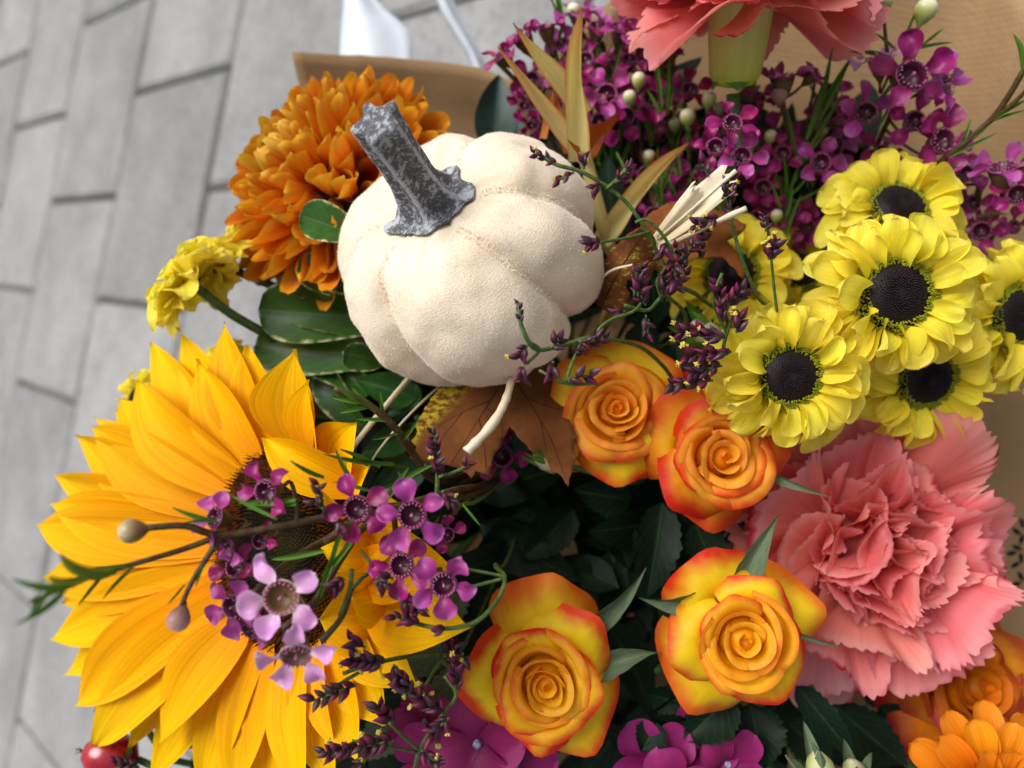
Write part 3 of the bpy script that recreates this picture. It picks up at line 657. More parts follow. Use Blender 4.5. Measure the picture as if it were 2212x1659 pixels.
def daisy(u, v, d, rpx, cpx, N, label, n1=17, n2=16, spin=0., e1=2, e2=24, wild=1.0, path=None):
    cen = D(u, v, d); N = cdir(*N); fr = frame(cen, N, spin); rc = px(cpx, d); Rr = px(rpx, d)
    if path is None: path, b = stem_to_base(cen - N * rc * .5, -N, .05)
    else:
        path = [cen - N * rc * .5] + [D(*q) for q in path]; b = path[-1]
    th = Thing('yellow_daisy', label, 'daisy', b, DG)
    th.add('stem', tube_mesh('daisy_stem', path, .0019, .0022, 'green_stem', 7))
    th.add('core', _core, fr @ S(rc)); th.add('seed_knobs', _ds, fr @ S(rc), stuff=True); th.add('green_fringe', _df, fr @ S(rc), stuff=True)
    e1 += jit(5); e2 += jit(9); n1 += random.choice((-2, 0, 1)); ir = random.uniform(.9, 1.4) * wild
    for n, el_, z, lo in ((n1, e1 - 4, -.50, 1.0), (n1, e1 + 10, -.32, .98), (n2 - 3, e2 + 4, -.12, .84)):
        for i in range(n):
            a = 2 * PI * (i + .5 * (z > -.2)) / n + jit(.14); L = (Rr - rc * .9) * lo * random.uniform(.78, 1.10)
            m = fr @ R(a - PI / 2, 'Z') @ T(0, rc * .88, z * rc) @ R(math.radians(el_ + jit(11) * ir), 'X') @ R(jit(.45) * ir, 'Y') @ S((L * random.uniform(.8, 1.2), L, L))
            th.add('petal', random.choice(_dv), m, color=random.choice((0, 0, 0, .3, .8)))
    return th
daisy(1936, 636, .253, 192, 76, (-.06, .02, 1), 'biggest yellow daisy, face on, overlapping the daisy with its disc half covered', 16, 14)
daisy(1706, 812, .252, 176, 66, (-.05, -.08, 1), 'yellow daisy between the two touching orange roses and the biggest daisy')
daisy(1942, 448, .280, 158, 62, (.0, .42, .9), 'yellow daisy tilted away with its disc half covered by the biggest daisy', 17, 15)
daisy(2002, 818, .277, 168, 64, (.10, -.25, .95), 'yellow daisy leaning over the coral carnation beneath the biggest daisy')
daisy(2196, 684, .288, 172, 66, (.30, .0, .95), 'yellow daisy beside the brown paper, ragged petals')
daisy(1578, 592, .315, 150, 60, (-.1, .15, 1), 'shaded yellow daisy behind the purple statice and cream raffia')
daisy(1722, 584, .332, 120, 50, (.2, .3, .9), 'shaded yellow daisy tucked behind two other daisies above the dark stem')
daisy(404, 604, .300, 128, 40, (-.72, .60, .28), 'small yellow daisy in profile on a green stem below the orange chrysanthemum', 19, 17, e1=6, e2=16, wild=.45, path=[(440, 632, .302), (500, 678, .306), (575, 722, .315), (700, 800, .34), (900, 900, .42), (1250, 930, .56)])
daisy(478, 572, .318, 100, 34, (-.85, .35, .4), 'small yellow daisy pressed against the orange chrysanthemum', 15, 12)
daisy(296, 860, .330, 70, 28, (-.55, .3, .8), 'yellow daisy peeping out past the tips of the sunflower petals', 14, 12)
daisy(478, 778, .325, 66, 26, (-.4, .5, .8), 'yellow daisy nearly hidden behind the sunflower next to green leaves', 14, 12)

# ---------------------------------------------------------------- roses
def rose_core_petal(f, r, rr):
    """upright petal of the bowl: f runs from the heart (0) to the outside of the bowl (1)"""
    rim = .035 + .53 * f ** 1.05; half = 1.75 - .60 * f + rr.uniform(-.1, .1)
    zr = .42 + .03 * math.sin(PI * min(1, f * 1.4)) - .16 * f ** 2 + rr.uniform(-.02, .02)
    lip = (.03 + .15 * f) * rr.uniform(.5, 1.4); nu, nv = 18, 13
    P = np.zeros((nv + 1, nu + 1, 3)); ph = rr.uniform(0, 6.28); sq = rr.uniform(.03, .10)
    for a_ in range(nu + 1):
        a = -1 + 2 * a_ / nu
        top = 1 - .20 * abs(a) ** 4 + .012 * math.sin(a * 6 + ph) + .07 * f * math.exp(-((a - .1) / .16) ** 2)
        for t_ in range(nv + 1):
            s_ = t_ / nv; t = s_ * top; phi = a * half * (.5 + .5 * math.sin(min(1, s_ * 1.2) * PI / 2))
            rho = rim * (.45 + .62 * math.sin(min(1.0, t * .92) * PI * .62) ** .9) * (1 + .13 * a * (1 - .45 * f) + sq * math.sin(2.2 * phi + ph))
            z = -.70 + (zr + .70) * t
            q = max(0, s_ - .80) / .20; rho += lip * q ** 1.5; z -= lip * q ** 2.4 * .9
            P[t_, a_] = (rho * math.cos(phi) * r, rho * math.sin(phi) * r, z * r)
    return P
def rose_guard_petal(k, r, rr, open_):
    """broad outer petal that flares out and rolls its sides back to a point"""
    rim = (.62, .68, .74, .82, .88, .94, .98, 1.0)[min(k, 7)] * rr.uniform(.96, 1.05); half = 1.22 + rr.uniform(-.10, .14) - .03 * k
    zr = .26 - .075 * k + rr.uniform(-.04, .04); curl = (.06 + .045 * k) * open_ * rr.uniform(.7, 1.3); nu, nv = 20, 16
    P = np.zeros((nv + 1, nu + 1, 3)); ph = rr.uniform(0, 6.28); off = rr.uniform(-.25, .25)
    for a_ in range(nu + 1):
        a = -1 + 2 * a_ / nu
        top = 1 - .20 * abs(a) ** 3.4 + .10 * math.exp(-((a - off) / .17) ** 2) + .010 * math.sin(a * 9 + ph)
        for t_ in range(nv + 1):
            s_ = t_ / nv; t = s_ * top; phi = a * half * (.40 + .60 * math.sin(min(1, s_ * 1.2) * PI / 2))
            rho = rim * (.22 + .78 * (t ** 1.25)) * (1 + .06 * a + .02 * math.sin(2 * phi + ph) * s_)
            z = -.72 + (zr + .72) * (math.sin(min(1, t) * PI / 2) ** .95)
            q = max(0, s_ - .68) / .32; side = .15 + 1.5 * min(1, abs(a - off) * 1.25) ** 1.2
            rho += curl * q ** 1.5 * .55 * (1.25 - .5 * abs(a)); z -= curl * q ** 2.1 * side * 1.15
            z += .018 * math.sin(5 * a + ph) * s_ ** 2
            P[t_, a_] = (rho * math.cos(phi) * r, rho * math.sin(phi) * r, z * r)
    return P
RG = 'orange and yellow roses of the bouquet'
def rose(u, v, d, rpx, N, label, mat, n=24, spin=0., red=1.0, open_=1.0, seed=0, sepals=()):
    cen = D(u, v, d); N = cdir(*N); r = px(rpx, d); fr = frame(cen - N * r * .25, N, spin)
    path, b = stem_to_base(cen - N * r * .95, -N, .05)
    th = Thing('rose', label, 'rose', b, RG)
    th.add('stem', tube_mesh('rose_stem', path, .0028, .0032, 'green_stem', 7))
    th.add('hip', lathe('rose_hip', [(.003, -.95 * r - .006), (.006, -.95 * r), (.0075, -.85 * r), (.006, -.7 * r), (.001, -.6 * r)], 'green_stem', 10), fr)
    rr = random.Random(seed); nc = n - 9; core, guard = mat; asp = S((rr.uniform(.96, 1.14), rr.uniform(.82, .98), 1)); lean = R(rr.uniform(-.16, .16), 'X') @ R(rr.uniform(-.16, .16), 'Y')
    th.add('heart', lathe('rose_heart', [(.001 * r, .26 * r), (.10 * r, .22 * r), (.26 * r, .05 * r), (.36 * r, -.15 * r), (.30 * r, -.5 * r), (.1 * r, -.75 * r)], core, 14), fr, color=0)
    for i in range(nc):
        f = i / (nc - 1)
        th.add('petal', grid_mesh('rose_petal', rose_core_petal(f, r, rr), core), fr @ lean @ asp @ T(rr.uniform(-.02, .02) * r * f, rr.uniform(-.02, .02) * r * f, 0) @ R(rr.uniform(-.09, .09) * min(1, f * 2), 'X') @ R(rr.uniform(-.09, .09) * min(1, f * 2), 'Y') @ R(i * 2.39996 * .93 + rr.uniform(-.2, .2), 'Z'), color=min(1, red * max(0, f - .30) * 2.0 * rr.uniform(.3, 1.2)))
    for k_ in range(8):
        th.add('petal', grid_mesh('rose_petal', rose_guard_petal(k_, r, rr, open_), guard if k_ > 1 else core), fr @ R(k_ * 2.39996 + 1.1 + rr.uniform(-.2, .2), 'Z'), color=red * rr.uniform(.75, 1.15))
    for (bu, bv, bd, tu, tv, td, w) in sepals:
        B, Tp = D(bu, bv, bd), D(tu, tv, td); B = B.lerp(cen - N * r * .7, .38); Tp = Tp + (Tp - B) * .12; m, L = aim(B, Tp, cdir(-.2 + jit(.3), .1 + jit(.3), 1))
        th.add('sepal', grid_mesh('sepal', strap(L, px(w * .92, bd), prof_sepal, 8, 18, .28, .10, .16, jit(.9), 0, 3, .06, .2, .02, seed, .12, 5), 'sepal'), m)
rose(1332, 884, .268, 152, (-.02, .10, 1), 'orange rose touching the brown cloth leaf beside the pumpkin', ('rose_petal_orange', 'rose_petal'), 26, .4, 1.0, 1.0, 3)
rose(1565, 990, .258, 148, (.06, -.02, 1), 'orange rose overlapping another rose and the coral carnation', ('rose_petal_orange', 'rose_petal_deep'), 23, 2.0, 1.0, 1.1, 5, [(1700, 1030, .268, 1778, 1072, .262, 26)])
rose(1614, 1392, .245, 158, (-.02, .02, 1), 'yellow rose with red rims in front of the big coral carnation', ('rose_petal_gold', 'rose_petal'), 21, 1.1, 1.0, 1.15, 8, [(1525, 1270, .262, 1400, 1300, .262, 78), (1590, 1225, .262, 1672, 1130, .255, 74), (1765, 1360, .26, 1825, 1402, .255, 14)])
rose(1176, 1488, .243, 154, (-.04, .06, 1), 'yellow rose with red rims above the magenta hydrangea', ('rose_petal_gold', 'rose_petal'), 25, 2.6, 1.05, 1.25, 11, [(1240, 1375, .262, 1385, 1255, .262, 70), (1290, 1460, .262, 1412, 1408, .262, 78)])
rose(2120, 1490, .300, 165, (-.05, .25, .95), 'shaded red-rimmed rose behind the orange gerbera', ('rose_petal_shaded', 'rose_petal_shaded'), 22, .8, 1.0, 1.0, 14)

# ---------------------------------------------------------------- carnations
def fan(L, half, ruffle, serr, bend, seed, nv=14, nu=84, claw=.35):
    r = np.random.default_rng(seed); ph = r.uniform(0, 6.28, 8)
    t = np.linspace(0, 1, nv + 1)[:, None] ** .8; a = np.linspace(-1, 1, nu + 1)[None, :]
    edge = 1 - .20 * np.abs(a) ** 2.4 + .05 * np.sin(a * 4 + ph[0]) + .03 * np.sin(a * 9 + ph[1])
    zig = np.zeros(nu + 1); j = 0
    while j <= nu:                       # uneven saw teeth with a few deeper slits
        w = int(r.integers(2, 6)); dep = r.uniform(.25, 1.0) * (2.0 if r.random() < .12 else 1)
        for q in range(w):
            if j + q <= nu: zig[j + q] = dep * (1 - abs(2 * q / w - .6)) if q else -dep * .6
        j += w
    rad = L * t * (1 + (edge - 1) * t ** 1.5) + L * serr * zig[None, :] * t ** 9
    ang = half * a * (claw + (1 - claw) * t ** .8)
    x = rad * np.sin(ang); y = rad * np.cos(ang)
    z = L * (ruffle * t ** 1.5 * (np.sin(3.2 * a + ph[2]) * .65 + np.sin(6.5 * a + ph[3] + t) * .35 + np.sin(13 * a + ph[4]) * .12 * t) + bend * t ** 2)
    x = x + L * ruffle * .55 * t ** 2 * np.sin(4.6 * a + ph[5]); y = y + L * ruffle * .25 * t ** 2 * np.sin(5.5 * a + ph[6])
    return np.stack([x, y, z], -1)
_fo = [grid_mesh('carnation_petal', fan(1, .80, .14, .036, .05, 300 + i), 'carnation_pale') for i in range(8)]
_fm = [grid_mesh('carnation_petal', fan(1, .84, .20, .040, .08, 320 + i), 'carnation') for i in range(8)]
_fi = [grid_mesh('carnation_petal', fan(1, .92, .28, .042, .08, 340 + i), 'carnation') for i in range(10)]
def carnation(u, v, d, rpx, N, label, spin=0., inner=32, droop=0.):
    cen = D(u, v, d); N = cdir(*N); r = px(rpx, d); fr = frame(cen - N * r * .30, N, spin)
    path, b = stem_to_base(cen - N * r * 1.15, -N, .04)
    th = Thing('carnation', label, 'carnation', b, 'coral carnations of the bouquet')
    th.add('stem', tube_mesh('carnation_stem', path, .0026, .003, 'green_stem', 7))
    cal = th.add('calyx', lathe('carnation_calyx', [(.0025, -.80 * r), (.17 * r, -.78 * r), (.225 * r, -.68 * r), (.25 * r, -.45 * r), (.275 * r, -.15 * r), (.33 * r, .02 * r)], 'calyx_green', 20), fr)
    for k_ in range(4):
        th.add('bract', grid_mesh('calyx_bract', strap(.28 * r, .24 * r, prof_leaf, 4, 6, .2, .05, 0), 'sepal_green'), fr @ R(k_ * PI / 2, 'Z') @ T(0, .19 * r, -.82 * r) @ R(math.radians(82), 'X'), under=cal)
    th.add('heart', lathe('carnation_heart', [(.001 * r, .26 * r), (.14 * r, .22 * r), (.26 * r, .10 * r), (.30 * r, -.02 * r)], 'carnation', 18, lobes=6, la=.06), fr, color=0)
    ou = _fm if droop else _fo
    lay = [(7, -3 + droop, 1.06, ou, .05, 0.0), (7, 7 + droop * .8, 1.0, ou, .06, .04), (8, 18 + droop * .5, .92, _fm, .07, .08), (8, 33 + droop * .3, .80, _fm, .10, .12)] + ([(7, 8, .95, _fo, .06, .06)] if droop else [])
    for n, e, L, var, r0, z in lay:
        for i in range(n):
            a = 2 * PI * i / n + jit(.25)
            m = fr @ R(a, 'Z') @ T(0, r0 * r, z * r) @ R(math.radians(e + jit(8)), 'X') @ R(jit(.35), 'Y') @ S(r * L * random.uniform(.78, 1.10))
            th.add('petal', random.choice(var), m, color=random.choice((.3, .7, 1, 1)))
    for i in range(inner):
        a = i * 2.39996; q = math.sqrt((i + .3) / inner); e = 84 - 34 * q + jit(14)
        m = fr @ R(a, 'Z') @ T(0, (q * .33 - .05) * r, (.10 + .06 * (i < 8)) * r) @ R(jit(.9), 'Z') @ R(math.radians(e), 'X') @ R(jit(.9), 'Y') @ S(r * random.uniform(.46, .62) * (1.08 - .18 * q))
        th.add('petal', random.choice(_fi), m, color=random.choice((0, .4, .8)))
carnation(1896, 1200, .290, 304, (.04, -.04, 1), 'large coral pink carnation, face on, between the yellow daisies and roses', .3)
carnation(1612, -120, .278, 262, (-.03, .905, .42), 'coral pink carnation seen from the side with its pale green calyx showing', 1.5, 20, -19)

# ---------------------------------------------------------------- orange chrysanthemum
def mum():
    d = .325; cen = D(730, 412, d); N = cdir(-.66, .44, .61); fr = frame(cen, N); r = px(250, d)
    path, b = stem_to_base(cen - N * r * .5, -N, .05)
    th = Thing('chrysanthemum', 'round orange chrysanthemum packed with incurved petals behind the pumpkin stem', 'chrysanthemum', b)
    th.add('stem', tube_mesh('mum_stem', path, .003, .0034, 'green_stem', 7))
    th.add('receptacle', lathe('mum_receptacle', [(.004, -.5 * r), (.3 * r, -.3 * r), (.42 * r, -.05 * r), (.32 * r, .2 * r), (.01, .28 * r)], 'green_stem', 16), fr)
    va = []
    for i in range(6):
        q = random.Random(i); va.append(grid_mesh('mum_petal', strap(1, .40 + q.uniform(-.05, .06), prof_daisy, 8, 12, q.uniform(.35, .6), q.uniform(-.16, -.06), -q.uniform(.05, .30), q.uniform(-.4, .4), .02, 2, .05, .1, .03, i), 'mum_petal'))
    vy = [grid_mesh('mum_young', strap(1, .36, prof_daisy, 6, 10, .6, -.1, -.45, jit(.4), 0, 2, .03, .1, .03, i), 'mum_young') for i in range(4)]
    n = 260
    for i in range(n):
        q = (i + .5) / n; pol = math.acos(1 - q * 1.30); a = i * 2.39996 + jit(.1)
        f = min(1, pol / 1.7)
        L = r * (.20 + .50 * f ** .8) * random.uniform(.9, 1.1)
        r0 = r * (.36 + .06 * f)
        # petal leaves the core along the radial direction, tilted back towards the axis
        m = fr @ R(a - PI / 2, 'Z') @ R(PI / 2 - pol, 'X') @ T(0, r0, 0) @ R(math.radians(-6 + 22 * (1 - f) + jit(9)), 'X') @ R(jit(.5), 'Y') @ S((L * (1.15 - .25 * f), L, L))
        th.add('petal', random.choice(vy if f < .38 else va), m)
mum()

# ---------------------------------------------------------------- orange gerbera at the corner
def gerbera():
    d = .262; cen = D(2150, 1730, d); N = cdir(.0, .25, .97); fr = frame(cen, N); r = px(205, d)
    path, b = stem_to_base(cen - N * .01, -N, .05)
    th = Thing('gerbera', 'bright orange gerbera with rounded petals in front of a shaded rose', 'gerbera', b)
    th.add('stem', tube_mesh('gerbera_stem', path, .0028, .003, 'green_stem', 7))
    th.add('core', lathe('gerbera_core', [(.0005, .006), (r * .2, .005), (r * .33, 0), (r * .2, -.01)], 'sun_floret', 20), fr)
    for k_, (n, e, L, z) in enumerate(((13, 8, .76, -.004), (12, 22, .66, -.001), (11, 42, .46, .002))):
        for i in range(n):
            a = 2 * PI * (i + .5 * (k_ % 2)) / n + jit(.06)
            me = grid_mesh('gerbera_petal', strap(r * L * random.uniform(.93, 1.05), r * .38, prof_daisy, 8, 12, .18, .06, .05, jit(.2), .03, 2, .02, 0, .02, i), 'gerbera_petal')
            th.add('petal', me, fr @ R(a, 'Z') @ T(0, r * .24, z) @ R(math.radians(e + jit(4)), 'X'))
gerbera()

# ---------------------------------------------------------------- leaves
def leaf_part(th, B, Tp, N, wpx, mat, name='leaf', nu=8, nv=14, cup=.1, arch=.04, droop=.05, fold=.12, wave=.04, serr=0., nser=9, seed=0, prof=prof_leaf, twist=0.):
    m, L = aim(B, Tp, N); w = wpx * (CPOS - B).length / F
    th.add(name, grid_mesh(name, strap(L, w, prof, nu, nv, cup, arch, droop, twist, 0, 3, wave, fold, .02, seed, serr, nser), mat), m)

def leaf_sprig(name, label, cat, stem_px, leaves, mat, stem_r=.0014, stem_mat='green_stem', group=None, **kw):
    pts = [D(*q) for q in stem_px]; b = BASE + Vector((jit(.015), jit(.015), 0)); b.z = .004
    tie = BASE + Vector((jit(.01), jit(.01) - .03, .075)); last = pts[-1]
    full = pts + [last.lerp(tie, .5), tie, b]
    th = Thing(name, label, cat, b, group)
    th.add('stem', tube_mesh('stem', full, stem_r, stem_r * 1.2, stem_mat, 6))
    for i, (bu, bv, bd, tu, tv, td, w) in enumerate(leaves):
        leaf_part(th, D(bu, bv, bd), D(tu, tv, td), cdir(jit(.25), jit(.25), 1), w, mat, seed=i, **kw)
    return th

# variegated broad leaves left of the pumpkin
leaf_sprig('variegated_sprig', 'green leaf sprig with cream edges between the pumpkin and the orange chrysanthemum', 'leaf sprig', [(770, 520, .300), (800, 620, .32)],
           [(775, 512, .300), (775, 512, .3)][:0] + [(778, 512, .288, 648, 464, .276, 92), (780, 640, .312, 645, 566, .300, 80), (830, 780, .30, 742, 762, .288, 70)], 'var_leaf', prof=prof_obov, fold=.06, cup=.16)
leaf_sprig('broad_leaf_sprig', 'broad glossy green leaves with pale margins between the sunflower and the pumpkin', 'leaf sprig', [(800, 720, .318), (880, 780, .34)],
           [(860, 690, .318, 556, 668, .308, 135), (845, 770, .316, 545, 748, .316, 120), (800, 850, .315, 640, 735, .322, 110), (790, 930, .318, 690, 800, .318, 90)], 'var_leaf', prof=prof_obov, fold=.08, cup=.2)
leaf_sprig('green_leaf_sprig', 'plain green leaves curling up under the velvet pumpkin beside the sunflower', 'leaf sprig', [(900, 900, .322), (960, 950, .34)],
           [(900, 860, .312, 770, 820, .305, 80), (880, 940, .316, 780, 985, .30, 70), (920, 1000, .32, 800, 1060, .315, 80), (900, 830, .318, 830, 900, .31, 76), (960, 960, .33, 860, 1010, .32, 80)], 'var_plain')
leaf_sprig('blue_leaf_sprig', 'dusky blue-green leaf standing against the kraft paper flap', 'leaf sprig', [(1060, 300, .352), (1060, 420, .37)],
           [(1062, 330, .350, 1078, 160, .345, 92), (1120, 380, .36, 1115, 230, .365, 40)], 'blue_leaf')

RL = [
 ('dark serrated rose leaves under the pair of touching orange roses', [(1560, 1130, .30), (1500, 1250, .33)], [(1430, 1085, .290, 1400, 1290, .286, 100), (1500, 1130, .292, 1560, 1280, .288, 96), (1360, 1080, .305, 1240, 1060, .30, 90), (1460, 1290, .30, 1370, 1200, .30, 84)]),
 ('dark rose leaves in the shaded gap below the brown cloth leaf', [(1300, 1130, .31), (1330, 1220, .34)], [(1300, 1060, .312, 1360, 1230, .305, 92), (1240, 1100, .318, 1130, 1210, .312, 90), (1180, 1080, .322, 1080, 1130, .315, 70), (1210, 1220, .325, 1290, 1300, .315, 84)]),
 ('dark serrated rose leaves between the two yellow roses', [(1420, 1450, .285), (1440, 1380, .32)], [(1440, 1430, .285, 1420, 1290, .276, 84), (1400, 1500, .28, 1520, 1520, .275, 76), (1380, 1570, .272, 1500, 1560, .27, 80), (1420, 1560, .268, 1385, 1625, .265, 66)]),
 ('dark leaf pair under the yellow rose beside the magenta hydrangea', [(1580, 1530, .278), (1560, 1440, .32)], [(1580, 1500, .272, 1480, 1600, .268, 104), (1620, 1520, .28, 1650, 1659, .275, 110), (1500, 1500, .284, 1400, 1545, .276, 76)]),
 ('long dark leaves running below the big coral carnation', [(1760, 1500, .285), (1700, 1420, .33)], [(1720, 1480, .278, 1850, 1640, .27, 62), (1800, 1520, .30, 1960, 1659, .295, 96), (1900, 1520, .318, 1990, 1640, .315, 90), (1700, 1560, .30, 1800, 1650, .295, 80)]),
 ('dark leaves shaded beneath the yellow daisies and the statice', [(1500, 720, .315), (1480, 800, .34)], [(1460, 740, .30, 1480, 880, .295, 110), (1390, 700, .312, 1380, 820, .305, 80), (1560, 760, .315, 1530, 900, .31, 76), (1450, 690, .318, 1560, 720, .31, 70)]),
 ('dark leaves poking out below the golden sunflower by the red berries', [(420, 1640, .325), (520, 1560, .35)], [(440, 1600, .318, 340, 1560, .31, 60), (470, 1640, .316, 410, 1690, .305, 80), (560, 1630, .312, 520, 1720, .305, 70), (700, 1600, .305, 640, 1670, .30, 84)]),
 ('grey-green leaves shaded between the sunflower and the yellow rose', [(950, 1440, .30), (980, 1380, .33)], [(960, 1400, .292, 860, 1440, .286, 74), (1000, 1450, .295, 910, 1540, .288, 84), (860, 1540, .285, 770, 1640, .28, 90), (960, 1540, .285, 900, 1640, .28, 70), (990, 1260, .312, 930, 1380, .30, 90)]),
 ('small dark rose leaves reaching from behind the yellow rose to the carnation', [(1700, 1200, .30), (1660, 1260, .33)], [(1560, 1290, .292, 1470, 1240, .285, 70), (1540, 1180, .30, 1600, 1060, .305, 70), (2060, 1085, .33, 2130, 1070, .33, 60)]),
]
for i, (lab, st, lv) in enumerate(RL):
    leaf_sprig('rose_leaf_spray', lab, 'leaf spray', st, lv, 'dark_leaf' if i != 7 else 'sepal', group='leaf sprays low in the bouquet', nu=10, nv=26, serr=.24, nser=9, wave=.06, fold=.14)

def rosebud(label, u, v, d, tu, tv, L_px, leaves, mat='sepal_green'):
    B = D(u, v, d); Tp = D(tu, tv, d - .01); ax = (Tp - B).normalized(); fr = frame(B, ax); L = px(L_px, d)
    path, b = stem_to_base(B, -ax, .04)
    th = Thing('closed_bud', label, 'bud', b, 'closed buds of the bouquet')
    th.add('stem', tube_mesh('bud_stem', path, .0018, .002, 'green_stem', 6))
    th.add('bud', lathe('bud_body', [(.001, -.1 * L), (.22 * L, 0), (.33 * L, .28 * L), (.28 * L, .6 * L), (.12 * L, .9 * L), (.004 * L, L)], M['bud_green'], 14, lobes=3, la=.06), fr)
    for k_ in range(leaves):
        th.add('sepal', grid_mesh('bud_sepal', strap(L * 1.25, L * .34, prof_leaf, 6, 10, .3, -.05, -.10 + jit(.2), jit(.5), 0, 3, .05, .1, .02, k_), mat), fr @ R(k_ * 2 * PI / leaves, 'Z') @ T(0, .16 * L, -.05 * L) @ R(math.radians(72 + jit(16)), 'X'))
M['bud_green'] = plain_mat('bud_green', '#B8C078', .55, .3, .2, 200, .15, '#C8C4A0')
rosebud('small green bud with narrow sepals under the brown cloth leaf', 1215, 1000, .288, 1120, 980, 80, 5)
rosebud('pale green bud in grey sepals in front of dark leaves', 1850, 1690, .262, 1830, 1600, 80, 4, 'sepal')
rosebud('grey pointed bud rising between the yellow rose and the long dark leaves', 1775, 1690, .255, 1758, 1570, 95, 4, 'sepal')
rosebud('pale yellow-green bud behind the purple statice cluster', 1545, 740, .290, 1490, 690, 90, 5)

# ---------------------------------------------------------------- brown cloth leaves
def cloth_mat(name, base, dark, yellow, lo=.45):
    k = NT(name); uv, u, v = k.uv(); tc = k.n('ShaderNodeTexCoord')
    w1 = k.n('ShaderNodeTexWave', {'Scale': 1.0}, wave_type='BANDS', bands_direction='X'); k.put(w1.inputs['Vector'], k.scaled(uv, 24, 24))
    w2 = k.n('ShaderNodeTexWave', {'Scale': 1.0}, wave_type='BANDS', bands_direction='Y'); k.put(w2.inputs['Vector'], k.scaled(uv, 24, 24))
    wv = k.math('MULTIPLY', w1.outputs['Fac'], w2.outputs['Fac'])
    n1 = k.noise(k.scaled(uv, 4, 4), 1.0, 4, .6); n2 = k.noise(k.scaled(uv, 5, 9), 1.6, 5, .75)
    c = k.mix(k.smooth(n1, .3, .7), lin(base), lin(dark))
    c = k.mix(k.math('MULTIPLY', wv, .30), c, lin('#9C6A40'))
    if yellow:
        m = k.math('MULTIPLY', k.smooth(n2, lo, lo + .1), k.smooth(k.math('ADD', k.math('MULTIPLY', u, yellow[0]), k.math('MULTIPLY', v, yellow[1])), yellow[2], yellow[3]))
        c = k.mix(m, c, lin('#C4AE2C'))
    return k.surf(c, .8, .15, .12, k.bump(wv, .5, .0005))
M['cloth_brown'] = cloth_mat('brown_cloth', '#76451F', '#5C3418', (-1, -1, -1.24, -1.02))
M['cloth_yellow'] = cloth_mat('yellow_brown_cloth', '#84502C', '#5E3418', (0, 1, -1, -.5), .54)
M['cloth_orange'] = cloth_mat('orange_brown_cloth', '#8E5224', '#74401C', None)
M['vein'] = plain_mat('cloth_vein', '#4A2C22', .8, .1, .2, 300)
def outline_leaf(name, label, outline, dfun, mat, veins=(), stalk=None, teeth=.0):
    pts = []
    n = len(outline); rr = random.Random(len(outline))
    for i in range(n):
        a, b = Vector(outline[i]), Vector(outline[(i + 1) % n]); L = (b - a).length; k_ = max(1, int(L / 11)); nn = Vector((b.y - a.y, a.x - b.x)).normalized()
        for j in range(k_):
            pts.append(a.lerp(b, j / k_) + (nn * teeth * (1 if j % 2 else -.3) * rr.uniform(.5, 1.2) if 0 < j else Vector((0, 0))))
    m = len(pts); us = [p.x for p in pts]; vs = [p.y for p in pts]
    inner = [Vector((x, y)) for x in np.arange(min(us) + 8, max(us), 14) for y in np.arange(min(vs) + 8, max(vs), 14)]
    def inside(p):
        c = False; j = m - 1
        for i in range(m):
            if (pts[i].y > p.y) != (pts[j].y > p.y) and p.x < (pts[j].x - pts[i].x) * (p.y - pts[i].y) / (pts[j].y - pts[i].y) + pts[i].x: c = not c
            j = i
        return c
    inner = [p for p in inner if inside(p)]
    vo, _, fo, _, _, _ = delaunay_2d_cdt(pts + inner, [(i, (i + 1) % m) for i in range(m)], [], 1, 1e-4)
    fo = [f for f in fo if inside(sum((vo[i] for i in f), Vector((0, 0))) / len(f))]
    w, h = max(us) - min(us), max(vs) - min(vs); sc = 200.0
    V = [D(p.x, p.y, dfun(p.x, p.y)) for p in vo]; uvs = [((p.x - min(us)) / sc, (p.y - min(vs)) / sc) for p in vo]
    c = sum(V, Vector()) / len(V)
    th = Thing(name, label, 'cloth leaf', c)
    me = mesh_from('blade', V, [tuple(f) for f in fo], mat, uvs)
    o = th.add('blade', me); md = o.modifiers.new('cloth', 'SOLIDIFY'); md.thickness = .0005; md.offset = 0
    for pl in veins:
        q = catmull([(x, y, 0) for x, y in pl], 4)
        th.add('vein', tube_mesh('vein', [D(p.x, p.y, dfun(p.x, p.y) - .0003) for p in q], .00028, .00012, 'vein', 5, smoothpath=False))
    if stalk:
        th.add('stalk', tube_mesh('stalk', [D(*q) for q in stalk], .0013, .0017, 'raffia', 7, bumpy=.16))
